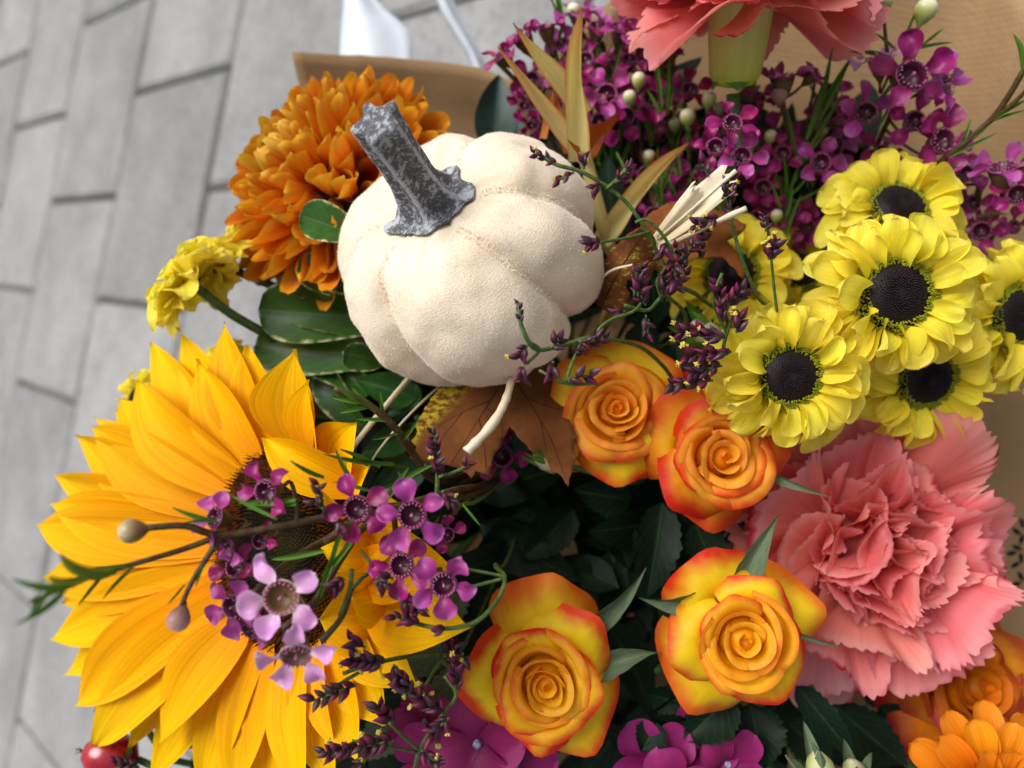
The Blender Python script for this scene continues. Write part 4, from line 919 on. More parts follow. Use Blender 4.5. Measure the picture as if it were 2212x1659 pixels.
outline_leaf('maple_leaf', 'brown woven cloth maple leaf with a cream stalk below the pumpkin',
    [(1000, 800), (945, 842), (918, 880), (896, 918), (902, 932), (888, 952), (900, 966), (884, 990), (930, 1004), (975, 1008), (1008, 1022), (1018, 1034), (1028, 1018), (1058, 1030), (1062, 1000), (1072, 976), (1084, 962), (1100, 922), (1126, 952), (1152, 980), (1166, 972), (1180, 992), (1190, 1018), (1206, 1022), (1228, 1052), (1236, 1020), (1246, 986), (1240, 962), (1246, 940), (1228, 906), (1234, 880), (1216, 862), (1222, 838), (1200, 828), (1196, 770), (1120, 740), (1040, 760)],
    lambda u, v: .2735 - .00009 * (v - 880) + .0025 * math.sin(u * .022) + .0015 * math.sin(v * .04 + u * .01) + .0025 * math.exp(-((u - 1100) / 25) ** 2) * (v > 900), 'cloth_brown',
    [[(1100, 800), (1050, 880), (1000, 960), (975, 1000)], [(1100, 800), (1150, 880), (1190, 950), (1222, 1035)], [(1060, 865), (1000, 890), (930, 930)], [(1035, 905), (1045, 960), (1050, 1010)], [(1000, 890), (960, 940), (925, 985)], [(1140, 862), (1190, 880), (1225, 890)], [(1168, 910), (1175, 950), (1180, 985)], [(1050, 880), (1080, 910), (1085, 945)]],
    stalk=[(1106, 790, .264), (1100, 840, .252), (1080, 890, .246), (1052, 930, .243), (1008, 976, .240)], teeth=2.5)
outline_leaf('curled_leaf', 'curled cloth leaf with yellow blotches tucked between the pumpkin and the raffia',
    [(1290, 660), (1288, 620), (1296, 580), (1318, 545), (1345, 515), (1380, 492), (1405, 500), (1418, 530), (1430, 560), (1442, 575), (1425, 588), (1412, 580), (1405, 600), (1390, 606), (1372, 610), (1356, 604), (1352, 620), (1362, 640), (1350, 662), (1320, 675)],
    lambda u, v: .268 - .012 * math.sin(min(1, max(0, (u - 1285) / 150)) * PI) + .00006 * (v - 590) + .0012 * math.sin(v * .05), 'cloth_yellow',
    [[(1300, 660), (1330, 600), (1365, 540), (1395, 500)]], teeth=2.0)
outline_leaf('folded_leaf', 'orange-brown cloth leaf half hidden behind the cream raffia strips',
    [(1370, 560), (1380, 500), (1400, 465), (1440, 440), (1480, 432), (1530, 445), (1580, 470), (1612, 486), (1600, 505), (1570, 520), (1590, 545), (1612, 580), (1606, 605), (1588, 580), (1560, 555), (1500, 560), (1440, 585)],
    lambda u, v: .284 - .0035 * math.sin(u * .03) + .002 * math.sin(v * .06), 'cloth_orange',
    [[(1400, 540), (1450, 490), (1520, 470), (1590, 490)]], teeth=2.0)

# ---------------------------------------------------------------- raffia
def raffia():
    th = Thing('raffia_bow_end', 'flat cream raffia strips and a thin twist sticking out between the pumpkin and the daisies', 'raffia', D(1405, 540, .262))
    for q, (bu, bv, bd, tu, tv, td, w, fo, tw) in enumerate(((1408, 535, .262, 1583, 392, .240, 74, .22, .15), (1418, 512, .258, 1500, 412, .242, 40, -.45, -.5))):
        m, L = aim(D(bu, bv, bd), D(tu, tv, td), cdir(-.25, .35, 1))
        P = strap(L, px(w, bd), lambda t: .40 + .60 * np.clip(t * 1.9, 0, 1) ** 1.3, 10, 16, .0, .02, 0, tw, 0, 2, .035, fo, .02, 3 + q)
        P[-1, :, 1] += np.array([0, .0016, -.0012, .0010, -.0018, .0006, .0018, -.0008, .0012, -.0014, .0004])
        o = th.add('strip', grid_mesh('raffia_strip', P, 'raffia'), m); md = o.modifiers.new('thick', 'SOLIDIFY'); md.thickness = .0003
    th.add('twist', tube_mesh('raffia_twist', [D(1410, 545, .260), D(1480, 512, .248), D(1550, 478, .238), D(1612, 450, .232)], .0007, .0010, 'raffia', 7, bumpy=.12))
    th.add('twist', tube_mesh('raffia_roll', [D(1420, 518, .252), D(1500, 448, .240), D(1590, 368, .232)], .0005, .0007, 'raffia', 7, bumpy=.12))
    th.add('strand', tube_mesh('raffia_strand', [D(1285, 615, .262), D(1320, 585, .252), D(1366, 572, .246)], .0006, .0004, 'raffia', 5, bumpy=.1))
    t2 = Thing('raffia_tail', 'two thin straw strands running from under the pumpkin to the sunflower', 'raffia', D(880, 815, .285))
    t2.add('strand', tube_mesh('raffia_strand', [D(890, 810, .29), D(830, 880, .268), D(770, 955, .252), D(725, 1015, .246)], .0011, .0009, 'raffia', 6, bumpy=.1))
    t2.add('strand', tube_mesh('raffia_strand', [D(955, 830, .288), D(890, 890, .272), D(820, 970, .258), D(775, 1045, .25)], .0005, .0004, 'raffia', 6, bumpy=.1))
raffia()

# ---------------------------------------------------------------- dried golden bracts
def bracts():
    b = BASE + Vector((.004, -.002, 0)); b.z = .004
    th = Thing('dried_bract_spray', 'dried golden spiky bracts with rusty spots standing behind the pumpkin', 'dried bracts', b)
    th.add('stem', tube_mesh('bract_stem', [D(1262, 330, .292), D(1285, 420, .298), D(1310, 520, .31), D(1330, 640, .34), BASE + Vector((0, -.03, .08)), b], .0028, .003, 'bract', 7))
    for i, (bu, bv, bd, tu, tv, td, w, mt, cup) in enumerate([(1250, 350, .290, 1270, 22, .276, 78, 'bract', .5), (1262, 345, .292, 1078, 98, .272, 62, 'bract', .45), (1260, 250, .298, 1112, 48, .286, 74, 'bract', .4), (1262, 340, .298, 1340, 252, .292, 84, 'bract_orange', .4),
                                                     (1230, 330, .300, 1210, 190, .296, 44, 'bract_orange', .3), (1175, 300, .304, 1202, 178, .300, 34, 'bract_orange', .3), (1300, 520, .308, 1496, 318, .292, 74, 'bract', .5), (1320, 500, .312, 1425, 330, .306, 34, 'bract_orange', .3), (1250, 330, .288, 1222, 296, .280, 20, 'bract_orange', .3)]):
        m, L = aim(D(bu, bv, bd), D(tu, tv, td), cdir(-.2 + jit(.3), 0, 1))
        th.add('bract', grid_mesh('bract', strap(L, px(w, bd), prof_spike, 8, 16, cup, (-1) ** i * .07, -.06, .9, .02, 3, .08, .15, .03, i), mt), m)
bracts()

# ---------------------------------------------------------------- wax flowers
def wax_meshes(tone):
    pm, cm = {'dark': ('wax_petal', 'wax_cup'), 'mid': ('wax_petal_mid', 'wax_cup'), 'pale': ('wax_petal_pale', 'wax_cup_pale')}[tone]
    pet = []
    for i in range(5):
        r = random.Random(i)
        pet.append(grid_mesh('wax_petal', strap(.66, .62 + r.uniform(-.06, .06), prof_round, 8, 9, r.uniform(.10, .30), r.uniform(.04, .12), r.uniform(-.05, .2), r.uniform(-.45, .45), .012, 3, .09, 0, .09, i), pm))
    cup = lathe('wax_cup', [(.02, -.26), (.20, -.25), (.31, -.12), (.36, .05), (.39, .07), (.40, .03), (.34, -.12), (.22, -.42), (.10, -.62), (.06, -.66)], cm, 20, lobes=10, la=.02)
    V, Fc = [], []
    for i in range(20):
        a = 2 * PI * i / 20; p = Vector((.35 * math.cos(a), .35 * math.sin(a), .05)); d = Vector((-.35 * math.cos(a), -.35 * math.sin(a), .9)).normalized(); s = d.orthogonal().normalized(); t_ = d.cross(s); o = len(V); w = .018; L = .13 if i % 2 else .09
        for z, ww in ((0, w), (L * .7, w * .6), (L * .8, w * 1.9), (L, w * 1.6)):
            for k_ in range(4): V.append(p + d * z + (s * math.cos(k_ * PI / 2) + t_ * math.sin(k_ * PI / 2)) * ww)
        Fc += grid_faces(3, 4, o, True) + [(o + 12, o + 13, o + 14, o + 15)]
    sta = mesh_from('wax_stamens', V, Fc, 'stamen')
    sty = lathe('wax_style', [(.03, -.25), (.022, .0), (.045, .13), (.03, .17), (.002, .18)], 'stamen', 7)
    return pet, cup, sta, sty
_WX = {t: wax_meshes(t) for t in ('dark', 'mid', 'pale')}
_calyx = lathe('wax_calyx', [(.37, -.02), (.36, -.12), (.24, -.44), (.11, -.66), (.05, -.78), (.01, -.80)], 'calyx', 12)
def wax_flower(th, u, v, d, rpx, N, tone='dark', missing=0):
    if d > .28: rpx *= random.uniform(.85, 1.12)
    if random.random() < .15 and not missing and d > .28: missing = 1
    fr = frame(D(u, v, d), cdir(*N), random.uniform(0, 6.28)) @ S(px(rpx, d))
    pet, cup, sta, sty = _WX[tone]
    f = th.add('flower', cup, fr)
    th.add('calyx', _calyx, fr, under=f); th.add('stamens', sta, fr, under=f); th.add('style', sty, fr, under=f)
    for i in range(5 - missing):
        a = 2 * PI * i / 5 + jit(.10)
        th.add('petal', random.choice(pet), fr @ R(a, 'Z') @ T(0, .36, .03) @ R(math.radians(8 + jit(22)), 'X') @ R(jit(.35), 'Y') @ S((random.uniform(.85, 1.12), random.uniform(.88, 1.1), 1)), under=f)
    return D(u, v, d) - cdir(*N) * px(rpx, d) * .75
_needles = [grid_mesh('needle_leaf', strap(1, .105 + .02 * i, lambda t: (.55 + 1.8 * t * (1 - t)) * np.sqrt(np.clip(1 - t ** 4, 0, 1)), 4, 10, .5, .02, (-.12, .1, .2)[i], .2, 0, 2, 0, .5, 0, i), 'needle') for i in range(3)]
def needle(th, u, v, d, tu, tv, td, k=1.0):
    k = k * min(1.0, .0085 / ((D(u, v, d) - D(tu, tv, td)).length)) ** .55
    m, L = aim(D(u, v, d), D(tu, tv, td), cdir(jit(.4), jit(.4), 1)); th.add('needle_leaf', random.choice(_needles), m @ S((L * k, L, L * k)))
_bud = lathe('wax_bud_body', [(.001, 1.0), (.45, .93), (.85, .6), (1.0, .1), (.90, -.40), (.62, -.85), (.28, -1.2), (.14, -1.6)], None, 14, lobes=5, la=.015)
def bud(th, u, v, d, rpx, N, mat):
    me = _BUDS.get(mat)
    if me is None:
        me = _bud.copy(); me.materials.clear(); me.materials.append(M[mat]); _BUDS[mat] = me
    th.add('bud', me, frame(D(u, v, d), cdir(*N)) @ S(px(rpx, d)))
_BUDS = {}
def wax_sprig(label, paths, flowers, needles=(), buds=(), r0=.0011, foot=True):
    """paths: pixel polylines, the first one is continued to the foot of the bouquet"""
    main = [D(*q) for q in paths[0]]; b = BASE + Vector((jit(.016), jit(.016), 0)); b.z = .004
    if foot:
        tie = BASE + Vector((jit(.01), jit(.01) - .03, .08)); full = main + [main[-1].lerp(tie, .5), tie, b]
    else: full = main; b = main[-1]
    th = Thing('wax_flower_sprig', label, 'wax flower', b, 'wax flower sprigs')
    th.add('stem', tube_mesh('wax_stem', full, r0, r0 * 1.3, 'wax_stem', 6))
    pool = [p for pl in paths for p in catmull([D(*q) for q in pl], 4)]
    for pl in paths[1:]: th.add('twig', tube_mesh('wax_twig', [D(*q) for q in pl], r0 * .6, r0 * .9, 'wax_stem', 6))
    for fl in flowers:
        e = wax_flower(th, *fl); near = min(pool, key=lambda p: (p - e).length)
        if (near - e).length > .001 and (near - e).length < .05:
            bk = -cdir(*fl[4]) * .004
            th.add('twig', tube_mesh('wax_pedicel', [e, e + bk, near.lerp(e, .3) + bk * .6, near], .0006, .0007, 'wax_stem', 5, 4))
    for n_ in needles: needle(th, *n_)
    for b_ in buds: bud(th, *b_)
    return th
# over the sunflower
wax_sprig('wax flower sprig with brown and pink round buds and needle tips over the sunflower', [[(318, 1140, 0.1913), (400, 1136, 0.1958), (480, 1155, 0.2013), (640, 1130, 0.2084), (780, 1100, .214), (920, 1085, .235), (1040, 1060, .27)],
    [(70, 1300, .150), (180, 1250, 0.1847), (300, 1215, 0.1913), (400, 1185, 0.1974), (480, 1155, 0.2013)], [(388, 1318, 0.1935), (412, 1262, 0.1958), (450, 1200, 0.1991), (480, 1155, 0.2013)]],
    [(466, 1118, 0.2013, 62, (-.5, .25, .8), 'mid', 1), (576, 1062, 0.2024, 72, (-.35, -.1, .95), 'dark', 1), (492, 1172, 0.2040, 52, (-.4, -.4, .8), 'mid', 2), (562, 1168, 0.2068, 48, (-.2, .1, 1), 'dark', 3)],
    [(480, 1130, 0.2013, 370, 1098, 0.1958, 1.1), (470, 1125, 0.2001, 395, 1130, 0.1958), (300, 1216, 0.1913, 190, 1222, 0.1875), (250, 1228, 0.1892, 110, 1232, .152, 1.1), (200, 1240, 0.1859, 70, 1268, .146, 1.1), (160, 1258, .158, 40, 1268, .142, 1.1), (230, 1236, 0.1880, 170, 1310, 0.1847, 1.1), (140, 1268, .156, 50, 1350, .145, 1.1), (120, 1275, .154, 60, 1330, .147, 1.1), (300, 1216, 0.1913, 225, 1300, 0.1859), (400, 1262, 0.1958, 360, 1306, 0.1935), (450, 1200, 0.1991, 425, 1270, 0.1958), (640, 1080, .2, 520, 1100, 0.2040, 1.1), (640, 1090, .2, 505, 1085, 0.2040), (600, 1120, .2, 500, 1062, 0.2024)],
    [(284, 1147, 0.1903, 27, (-1, -.1, .4), 'bud_tan'), (386, 1338, 0.1930, 25, (-.2, -1, .5), 'bud_pink')], .0010)
wax_sprig('pale lilac wax flowers in a pair over the dark sunflower disc', [[(610, 1360, 0.2013), (680, 1300, 0.2056), (740, 1200, .212), (800, 1130, .23), (930, 1080, .26)]],
    [(608, 1290, 0.1935, 100, (.05, .05, 1), 'pale'), (640, 1412, 0.1924, 90, (.15, -.55, .8), 'pale')], [(690, 1290, 0.2056, 735, 1160, 0.2013, 1.1), (720, 1200, 0.2095, 760, 1120, .2)])
wax_sprig('magenta wax flowers peeking out beneath the pale lilac pair over the sunflower', [[(520, 1320, 0.2095), (580, 1250, .212), (680, 1180, .222), (800, 1130, .245), (930, 1090, .275)]],
    [(510, 1225, 0.2068, 62, (-.3, .3, .9), 'dark', 1), (505, 1310, 0.2051, 72, (-.35, -.1, .9), 'mid'), (540, 1360, 0.2068, 56, (-.4, -.4, .8), 'mid', 2)])
wax_sprig('cluster of magenta wax flowers reaching over the edge of the sunflower towards the dark gap', [[(700, 1170, 0.2112), (780, 1120, .212), (880, 1090, .22), (980, 1060, .245), (1060, 1040, .29)], [(760, 1270, .21), (740, 1330, 0.2100), (695, 1385, 0.2089)], [(900, 1260, .214), (860, 1180, .218), (850, 1090, .222)]],
    [(772, 1098, 0.2034, 76, (-.05, -.05, 1), 'dark'), (890, 1112, 0.2029, 80, (.05, .0, 1), 'mid'), (868, 1222, 0.2056, 72, (-.1, .25, 1), 'dark'), (958, 1262, 0.2034, 74, (.2, -.15, 1), 'mid'), (1085, 985, .283, 66, (-.1, -.1, 1), 'dark'), (965, 1155, .215, 44, (.5, .1, .8), 'dark', 1)],
    [(820, 1010, .225, 722, 968, 0.2095, 1.2), (850, 1000, .225, 700, 985, .21), (700, 1030, .21, 628, 998, .2, 1.1), (770, 1045, 0.2095, 722, 970, 0.2056, 1.2), (700, 1190, .2, 580, 1210, 0.2040, 1.1), (760, 1170, .2, 690, 1250, 0.2056, 1.1), (830, 1090, .21, 880, 1010, 0.2095), (800, 1060, .21, 720, 1040, 0.2084), (870, 1040, .22, 940, 1000, .214), (900, 1180, .212, 950, 1110, 0.2100), (1000, 1090, .235, 1040, 1140, .23)])
wax_sprig('bare wax flower twig with dark green needles in front of the pumpkin base', [[(722, 838, .235), (790, 870, .238), (850, 920, .244), (890, 975, .255), (960, 1040, .28)]], [],
    [(790, 872, .238, 722, 832, .232, 1.2), (790, 872, .238, 718, 860, .234, 1.1), (800, 880, .238, 760, 838, .236, 1.1), (800, 880, .24, 735, 890, .236, 1.2), (830, 900, .242, 820, 850, .238, 1.1), (840, 910, .242, 770, 905, .238, 1.1), (860, 935, .245, 800, 948, .242), (870, 950, .248, 905, 905, .244), (880, 1010, .26, 812, 1000, .25), (890, 1030, .26, 830, 1055, .25), (860, 1020, .255, 885, 1075, .25)])
# behind the pumpkin, top middle
wax_sprig('dark magenta wax flowers arching past the golden bracts at the paper rim', [[(1070, 130, .325), (1110, 170, .33), (1160, 230, .335), (1200, 320, .345), (1260, 420, .36)], [(1190, 50, .33), (1195, 110, .332), (1180, 180, .335), (1160, 230, .335)]],
    [(1085, 118, .318, 52, (-.6, .5, .6), 'dark'), (1130, 85, .318, 56, (-.5, .7, .5), 'dark'), (1180, 62, .320, 48, (-.2, .9, .4), 'dark'), (1150, 175, .322, 62, (-.3, -.1, .9), 'dark'), (1135, 225, .325, 48, (-.3, -.9, .4), 'dark'), (1150, 268, .328, 46, (-.2, -.9, .5), 'dark'), (1225, 190, .325, 56, (.2, .3, .9), 'dark')],
    [(1190, 110, .33, 1160, 45, .325), (1200, 120, .33, 1222, 20, .325), (1180, 180, .333, 1230, 120, .328)])
wax_sprig('bank of purple wax flowers filling the space between the golden bracts and the side-on carnation', [[(1300, 90, .325), (1320, 180, .33), (1350, 280, .335), (1380, 400, .35), (1400, 500, .37)], [(1400, 80, .325), (1390, 160, .33), (1360, 250, .335)], [(1230, 20, .328), (1270, 90, .33), (1320, 180, .332)]],
    [(1250, 30, .322, 60, (-.1, .7, .6), 'mid'), (1290, 60, .318, 58, (0, .6, .8), 'dark'), (1340, 62, .316, 60, (.1, .6, .8), 'mid'), (1390, 70, .318, 56, (.2, .6, .8), 'dark'), (1265, 130, .320, 58, (-.1, .2, .9), 'dark'), (1310, 205, .318, 60, (0, 0, 1), 'mid'), (1360, 130, .325, 48, (0, .4, .9), 'dark'), (1295, 265, .322, 58, (-.1, -.2, 1), 'dark'), (1405, 215, .320, 56, (.2, .1, 1), 'dark'), (1350, 250, .325, 56, (.1, -.2, 1), 'dark'), (1440, 130, .326, 50, (.2, .4, .9), 'dark'), (1215, 95, .326, 50, (-.4, .4, .8), 'mid')],
    [(1400, 150, .32, 1440, 85, .315), (1430, 240, .318, 1415, 110, .312, 1.1), (1440, 250, .318, 1455, 160, .312), (1440, 250, .318, 1450, 115, .31, 1.1), (1430, 260, .318, 1398, 190, .312), (1450, 260, .318, 1475, 205, .314), (1330, 330, .32, 1380, 440, .315)],
    [(1380, 172, .312, 16, (0, .9, .4), 'bud_white'), (1360, 210, .312, 15, (-.1, .9, .4), 'bud_white'), (1485, 252, .310, 17, (-.1, .9, .4), 'bud_white'), (1532, 215, .312, 16, (.1, .9, .4), 'bud_white')])
wax_sprig('magenta wax flowers under the green calyx of the side-on carnation', [[(1500, 250, .325), (1490, 330, .33), (1480, 420, .345), (1460, 520, .365)], [(1570, 280, .325), (1540, 360, .33), (1490, 420, .345)]],
    [(1490, 195, .322, 56, (0, .3, .9), 'dark'), (1582, 268, .272, 58, (.1, .2, 1), 'dark'), (1602, 338, .276, 56, (-.1, .1, 1), 'mid'), (1545, 318, .28, 52, (-.2, .1, 1), 'dark'), (1565, 272, .318, 60, (.0, -.1, 1), 'dark'), (1520, 290, .325, 52, (0, .1, 1), 'dark'), (1640, 210, .326, 44, (.2, .4, .9), 'dark'), (1440, 390, .335, 54, (-.1, .1, 1), 'dark'), (1380, 470, .34, 50, (0, 0, 1), 'dark'), (1545, 385, .33, 50, (.1, .1, 1), 'dark')],
    [(1530, 330, .325, 1600, 280, .32), (1500, 400, .33, 1570, 370, .322), (1480, 430, .335, 1440, 330, .33)],
    [(1622, 305, .314, 15, (.1, .9, .4), 'bud_white'), (1665, 295, .316, 14, (.1, .9, .4), 'bud_white')])
def filler(label, box, n, path, d0, d1, seed):
    r = random.Random(seed); fl = []; nd = []; bd = []
    for i in range(n):
        u, v = r.uniform(box[0], box[2]), r.uniform(box[1], box[3]); d = r.uniform(d0, d1)
        fl.append((u, v, d, r.uniform(46, 60), (r.uniform(-.5, .5), r.uniform(-.4, .6), 1), r.choice(('dark', 'dark', 'dark', 'mid')), r.choice((0, 0, 0, 1))))
    for i in range(n):
        u, v = r.uniform(box[0], box[2]), r.uniform(box[1], box[3]); d = r.uniform(d0, d1) - .006
        for q in range(3): nd.append((u + r.uniform(-8, 8), v + r.uniform(0, 30), d, u + r.uniform(-50, 50), v - r.uniform(50, 100), d - .006, 1.0))
        if i % 3 == 0: bd.append((u + r.uniform(-30, 30), v - r.uniform(20, 60), d - .004, r.uniform(13, 16), (r.uniform(-.2, .2), .9, .4), 'bud_white'))
    wax_sprig(label, path, fl, nd, bd)
filler('dense purple wax flowers low behind the golden bracts and the pumpkin shoulder', (1290, 250, 1480, 480), 9, [[(1380, 260, .345), (1390, 360, .35), (1400, 460, .355), (1420, 560, .37)], [(1330, 300, .345), (1390, 400, .35)], [(1450, 300, .345), (1400, 430, .35)]], .328, .345, 21)
filler('dense purple wax flowers between the side-on carnation and the cream raffia', (1480, 270, 1680, 470), 9, [[(1580, 260, .345), (1575, 360, .35), (1560, 460, .355), (1540, 580, .37)], [(1500, 310, .345), (1560, 430, .35)], [(1660, 310, .345), (1575, 430, .35)]], .326, .345, 22)
filler('shaded purple wax flowers filling the gap right of the side-on carnation calyx', (1650, 250, 1860, 500), 8, [[(1760, 260, .345), (1755, 360, .35), (1740, 460, .355), (1720, 580, .37)], [(1690, 310, .345), (1750, 430, .35)], [(1830, 320, .345), (1755, 430, .35)]], .326, .345, 23)
filler('purple wax flowers crowding the paper rim behind the carnation petals', (1190, 20, 1480, 200), 7, [[(1330, 60, .345), (1340, 160, .35), (1350, 260, .355), (1380, 420, .37)], [(1240, 80, .345), (1340, 200, .35)], [(1430, 80, .345), (1345, 220, .35)]], .33, .345, 24)
# upper right
wax_sprig('lilac wax flowers turned sideways below the side-on carnation petals', [[(1690, 210, .315), (1700, 280, .32), (1720, 360, .33), (1730, 480, .36)], [(1760, 180, .315), (1745, 260, .32), (1720, 360, .33)]],
    [(1690, 172, .305, 62, (-.1, .93, .35), 'mid'), (1755, 165, .305, 44, (.6, .5, .5), 'mid', 2), (1870, 245, .300, 64, (-.15, .1, 1), 'mid'), (1790, 250, .318, 56, (-.3, .3, .9), 'dark', 1), (1790, 200, .322, 50, (.2, .2, .9), 'dark')],
    [(1760, 280, .31, 1830, 150, .30, 1.1), (1740, 300, .31, 1800, 130, .302, 1.2), (1760, 250, .31, 1795, 95, .30, 1.1), (1750, 260, .31, 1850, 110, .302, 1.1), (1740, 330, .312, 1820, 200, .305, 1.2), (1720, 350, .315, 1700, 230, .308), (1725, 360, .315, 1780, 290, .308), (1700, 360, .318, 1740, 300, .31, 1.1)],
    [(1684, 205, .306, 17, (0, .95, .3), 'bud_pink')])
wax_sprig('large magenta wax flower with lilac neighbours against the ribbed brown paper', [[(1945, 150, .305), (1930, 230, .312), (1890, 330, .325), (1860, 460, .355)], [(1992, 40, .295), (1960, 110, .30), (1940, 190, .308)], [(1908, 20, .298), (1915, 100, .302), (1930, 200, .31)]],
    [(1968, 165, .288, 90, (.02, .1, 1), 'dark'), (1900, 130, .300, 66, (-.2, .9, .35), 'pale'), (2040, 185, .298, 72, (.7, .1, .7), 'mid'), (1975, 262, .300, 68, (-.1, .05, 1), 'dark'), (2035, 305, .296, 74, (.1, .05, 1), 'dark'), (1905, 330, .318, 50, (0, .2, 1), 'dark')],
    [(1930, 130, .30, 1838, 108, .292), (1950, 95, .298, 1990, 8, .29), (1935, 110, .3, 1880, 70, .295), (1930, 170, .305, 1880, 240, .3), (1930, 200, .305, 1870, 270, .298), (1920, 230, .305, 1890, 290, .3), (1960, 110, .30, 2060, 90, .296), (1990, 100, .3, 2040, 60, .296)],
    [(2000, 22, .290, 24, (.3, .9, .3), 'bud_white'), (1910, 4, .294, 19, (.1, .95, .3), 'bud_white')])
wax_sprig('magenta wax flowers in shade above the half-covered daisy', [[(1700, 330, .325), (1700, 420, .335), (1690, 520, .36)], [(1780, 350, .325), (1740, 430, .335), (1700, 480, .345)]],
    [(1690, 332, .315, 56, (-.1, .1, 1), 'dark'), (1772, 352, .306, 66, (.1, -.1, 1), 'mid'), (1648, 405, .325, 56, (-.2, .1, 1), 'dark'), (1710, 450, .320, 58, (0, 0, 1), 'dark'), (1745, 490, .325, 46, (.2, 0, 1), 'dark'), (1640, 470, .335, 50, (-.1, 0, 1), 'dark'), (1800, 400, .33, 48, (.1, .2, 1), 'dark'), (1700, 510, .335, 50, (0, .2, 1), 'dark')],
    [(1700, 420, .32, 1690, 330, .312), (1705, 420, .32, 1730, 345, .312), (1700, 430, .32, 1760, 365, .315), (1710, 440, .32, 1800, 400, .312, 1.1), (1690, 430, .325, 1672, 360, .318)])
wax_sprig('bare tan twig with paired needle leaves crossing the brown paper', [[(2212, 150, .268), (2180, 205, .275), (2140, 260, .283), (2070, 320, .292), (2010, 370, .305), (1960, 450, .34)], [(2240, 170, .266), (2190, 222, .275), (2140, 260, .283)]], [],
    [(2080, 312, .29, 2160, 252, .282, 1.1), (2050, 340, .293, 2155, 290, .284, 1.1), (2140, 260, .283, 2215, 215, .273, 1.3), (2140, 262, .283, 2225, 240, .275, 1.1), (2060, 330, .293, 2105, 255, .288), (2020, 370, .30, 2080, 350, .292), (2205, 150, .267, 2196, 70, .262, 1.3)])
wax_sprig('magenta wax flowers beside the ragged daisy at the brown paper', [[(2120, 380, .305), (2110, 450, .315), (2090, 560, .345)], [(2180, 400, .30), (2150, 450, .31), (2110, 480, .32)]],
    [(2165, 365, .288, 66, (-.3, .8, .5), 'mid'), (2085, 375, .306, 58, (0, .1, 1), 'dark'), (2200, 420, .288, 62, (-.6, .2, .7), 'dark'), (2065, 340, .312, 48, (.1, .2, 1), 'dark'), (2100, 440, .312, 52, (.1, 0, 1), 'dark'), (2120, 500, .31, 54, (-.5, .1, .8), 'dark'), (2190, 490, .305, 40, (.2, .1, .9), 'dark', 2)],
    [(2110, 470, .31, 2180, 460, .30)])

# ---------------------------------------------------------------- statice
_st = []
for i in range(4):
    pr = [(.03, 0), (.15, .10), (.25, .32), (.23, .55), (.13, .82), (.045, 1.0), (.002, 1.08)]
    m_ = lathe('statice_bud', pr, 'limo' if i % 2 == 0 else 'limo_grey', 9, lobes=3, la=.16)
    _st.append(m_)
def yellow_tuft():
    V, Fc = [], []
    for i in range(16):
        d = Vector((jit(.8), jit(.8), random.uniform(.2, 1))).normalized(); s = d.orthogonal().normalized(); t_ = d.cross(s); L = random.uniform(.16, .34); o = len(V); p = Vector((0, 0, .9))
        V.extend([p + s * .05, p + t_ * .05, p - s * .05, p + d * L + s * .07, p + d * L + t_ * .08, p + d * L - s * .06]); Fc.extend([(o, o + 1, o + 4, o + 3), (o + 1, o + 2, o + 5, o + 4), (o + 2, o, o + 3, o + 5), (o + 3, o + 4, o + 5)])
    return mesh_from('yellow_tuft', V, Fc, 'limo_yellow')
_tuft = [yellow_tuft() for i in range(3)]
def statice(label, paths, clusters, r0=.00062, extra=()):
    main = [D(*q) for q in paths[0]]; b = BASE + Vector((jit(.016), jit(.016), 0)); b.z = .004
    tie = BASE + Vector((jit(.01), jit(.01) - .03, .08)); full = main + [main[-1].lerp(tie, .5), tie, b]
    th = Thing('statice_sprig', label, 'statice', b, 'statice sprigs')
    th.add('stem', tube_mesh('statice_stem', full, r0, r0 * 1.3, 'limo_stem', 6))
    for pl in paths[1:]: th.add('twig', tube_mesh('statice_twig', [D(*q) for q in pl], r0 * .8, r0 * .9, 'limo_stem', 6))
    # clusters: (u, v, d, du, dv, number, length px, bud px, yellow share)
    for u, v, d, du, dv, n, L, bpx, ys in clusters:
        ln = math.hypot(du, dv); du /= ln; dv /= ln; pts = []
        for i in range(n):
            f = (i + .5) / n; side = (-1) ** i
            u0, v0 = u + du * L * f, v + dv * L * f; d0 = d - .002 * math.sin(i * 2.1)
            ang = side * random.uniform(.25, .95); c_, s_ = math.cos(ang), math.sin(ang); eu, ev = du * c_ - dv * s_, du * s_ + dv * c_
            B = D(u0, v0, d0); Tp = D(u0 + eu * bpx, v0 + ev * bpx, d0 - px(bpx, d0) * random.uniform(-.1, .7)); ax = (Tp - B).normalized()
            yel = random.random() < ys; m = frame(B, ax, random.uniform(0, 6)) @ S(px(bpx, d) * random.uniform(.8, 1.15))
            o = th.add('floret', _st[0] if yel else random.choice(_st), m)
            if yel: th.add('yellow_tip', random.choice(_tuft), m, under=o)
        pts = [D(u, v, d), D(u + du * L * .5, v + dv * L * .5, d), D(u + du * L * .95, v + dv * L * .95, d)]
        th.add('twig', tube_mesh('statice_twig', pts, r0 * .7, r0 * .4, 'limo_stem', 5))
    return th
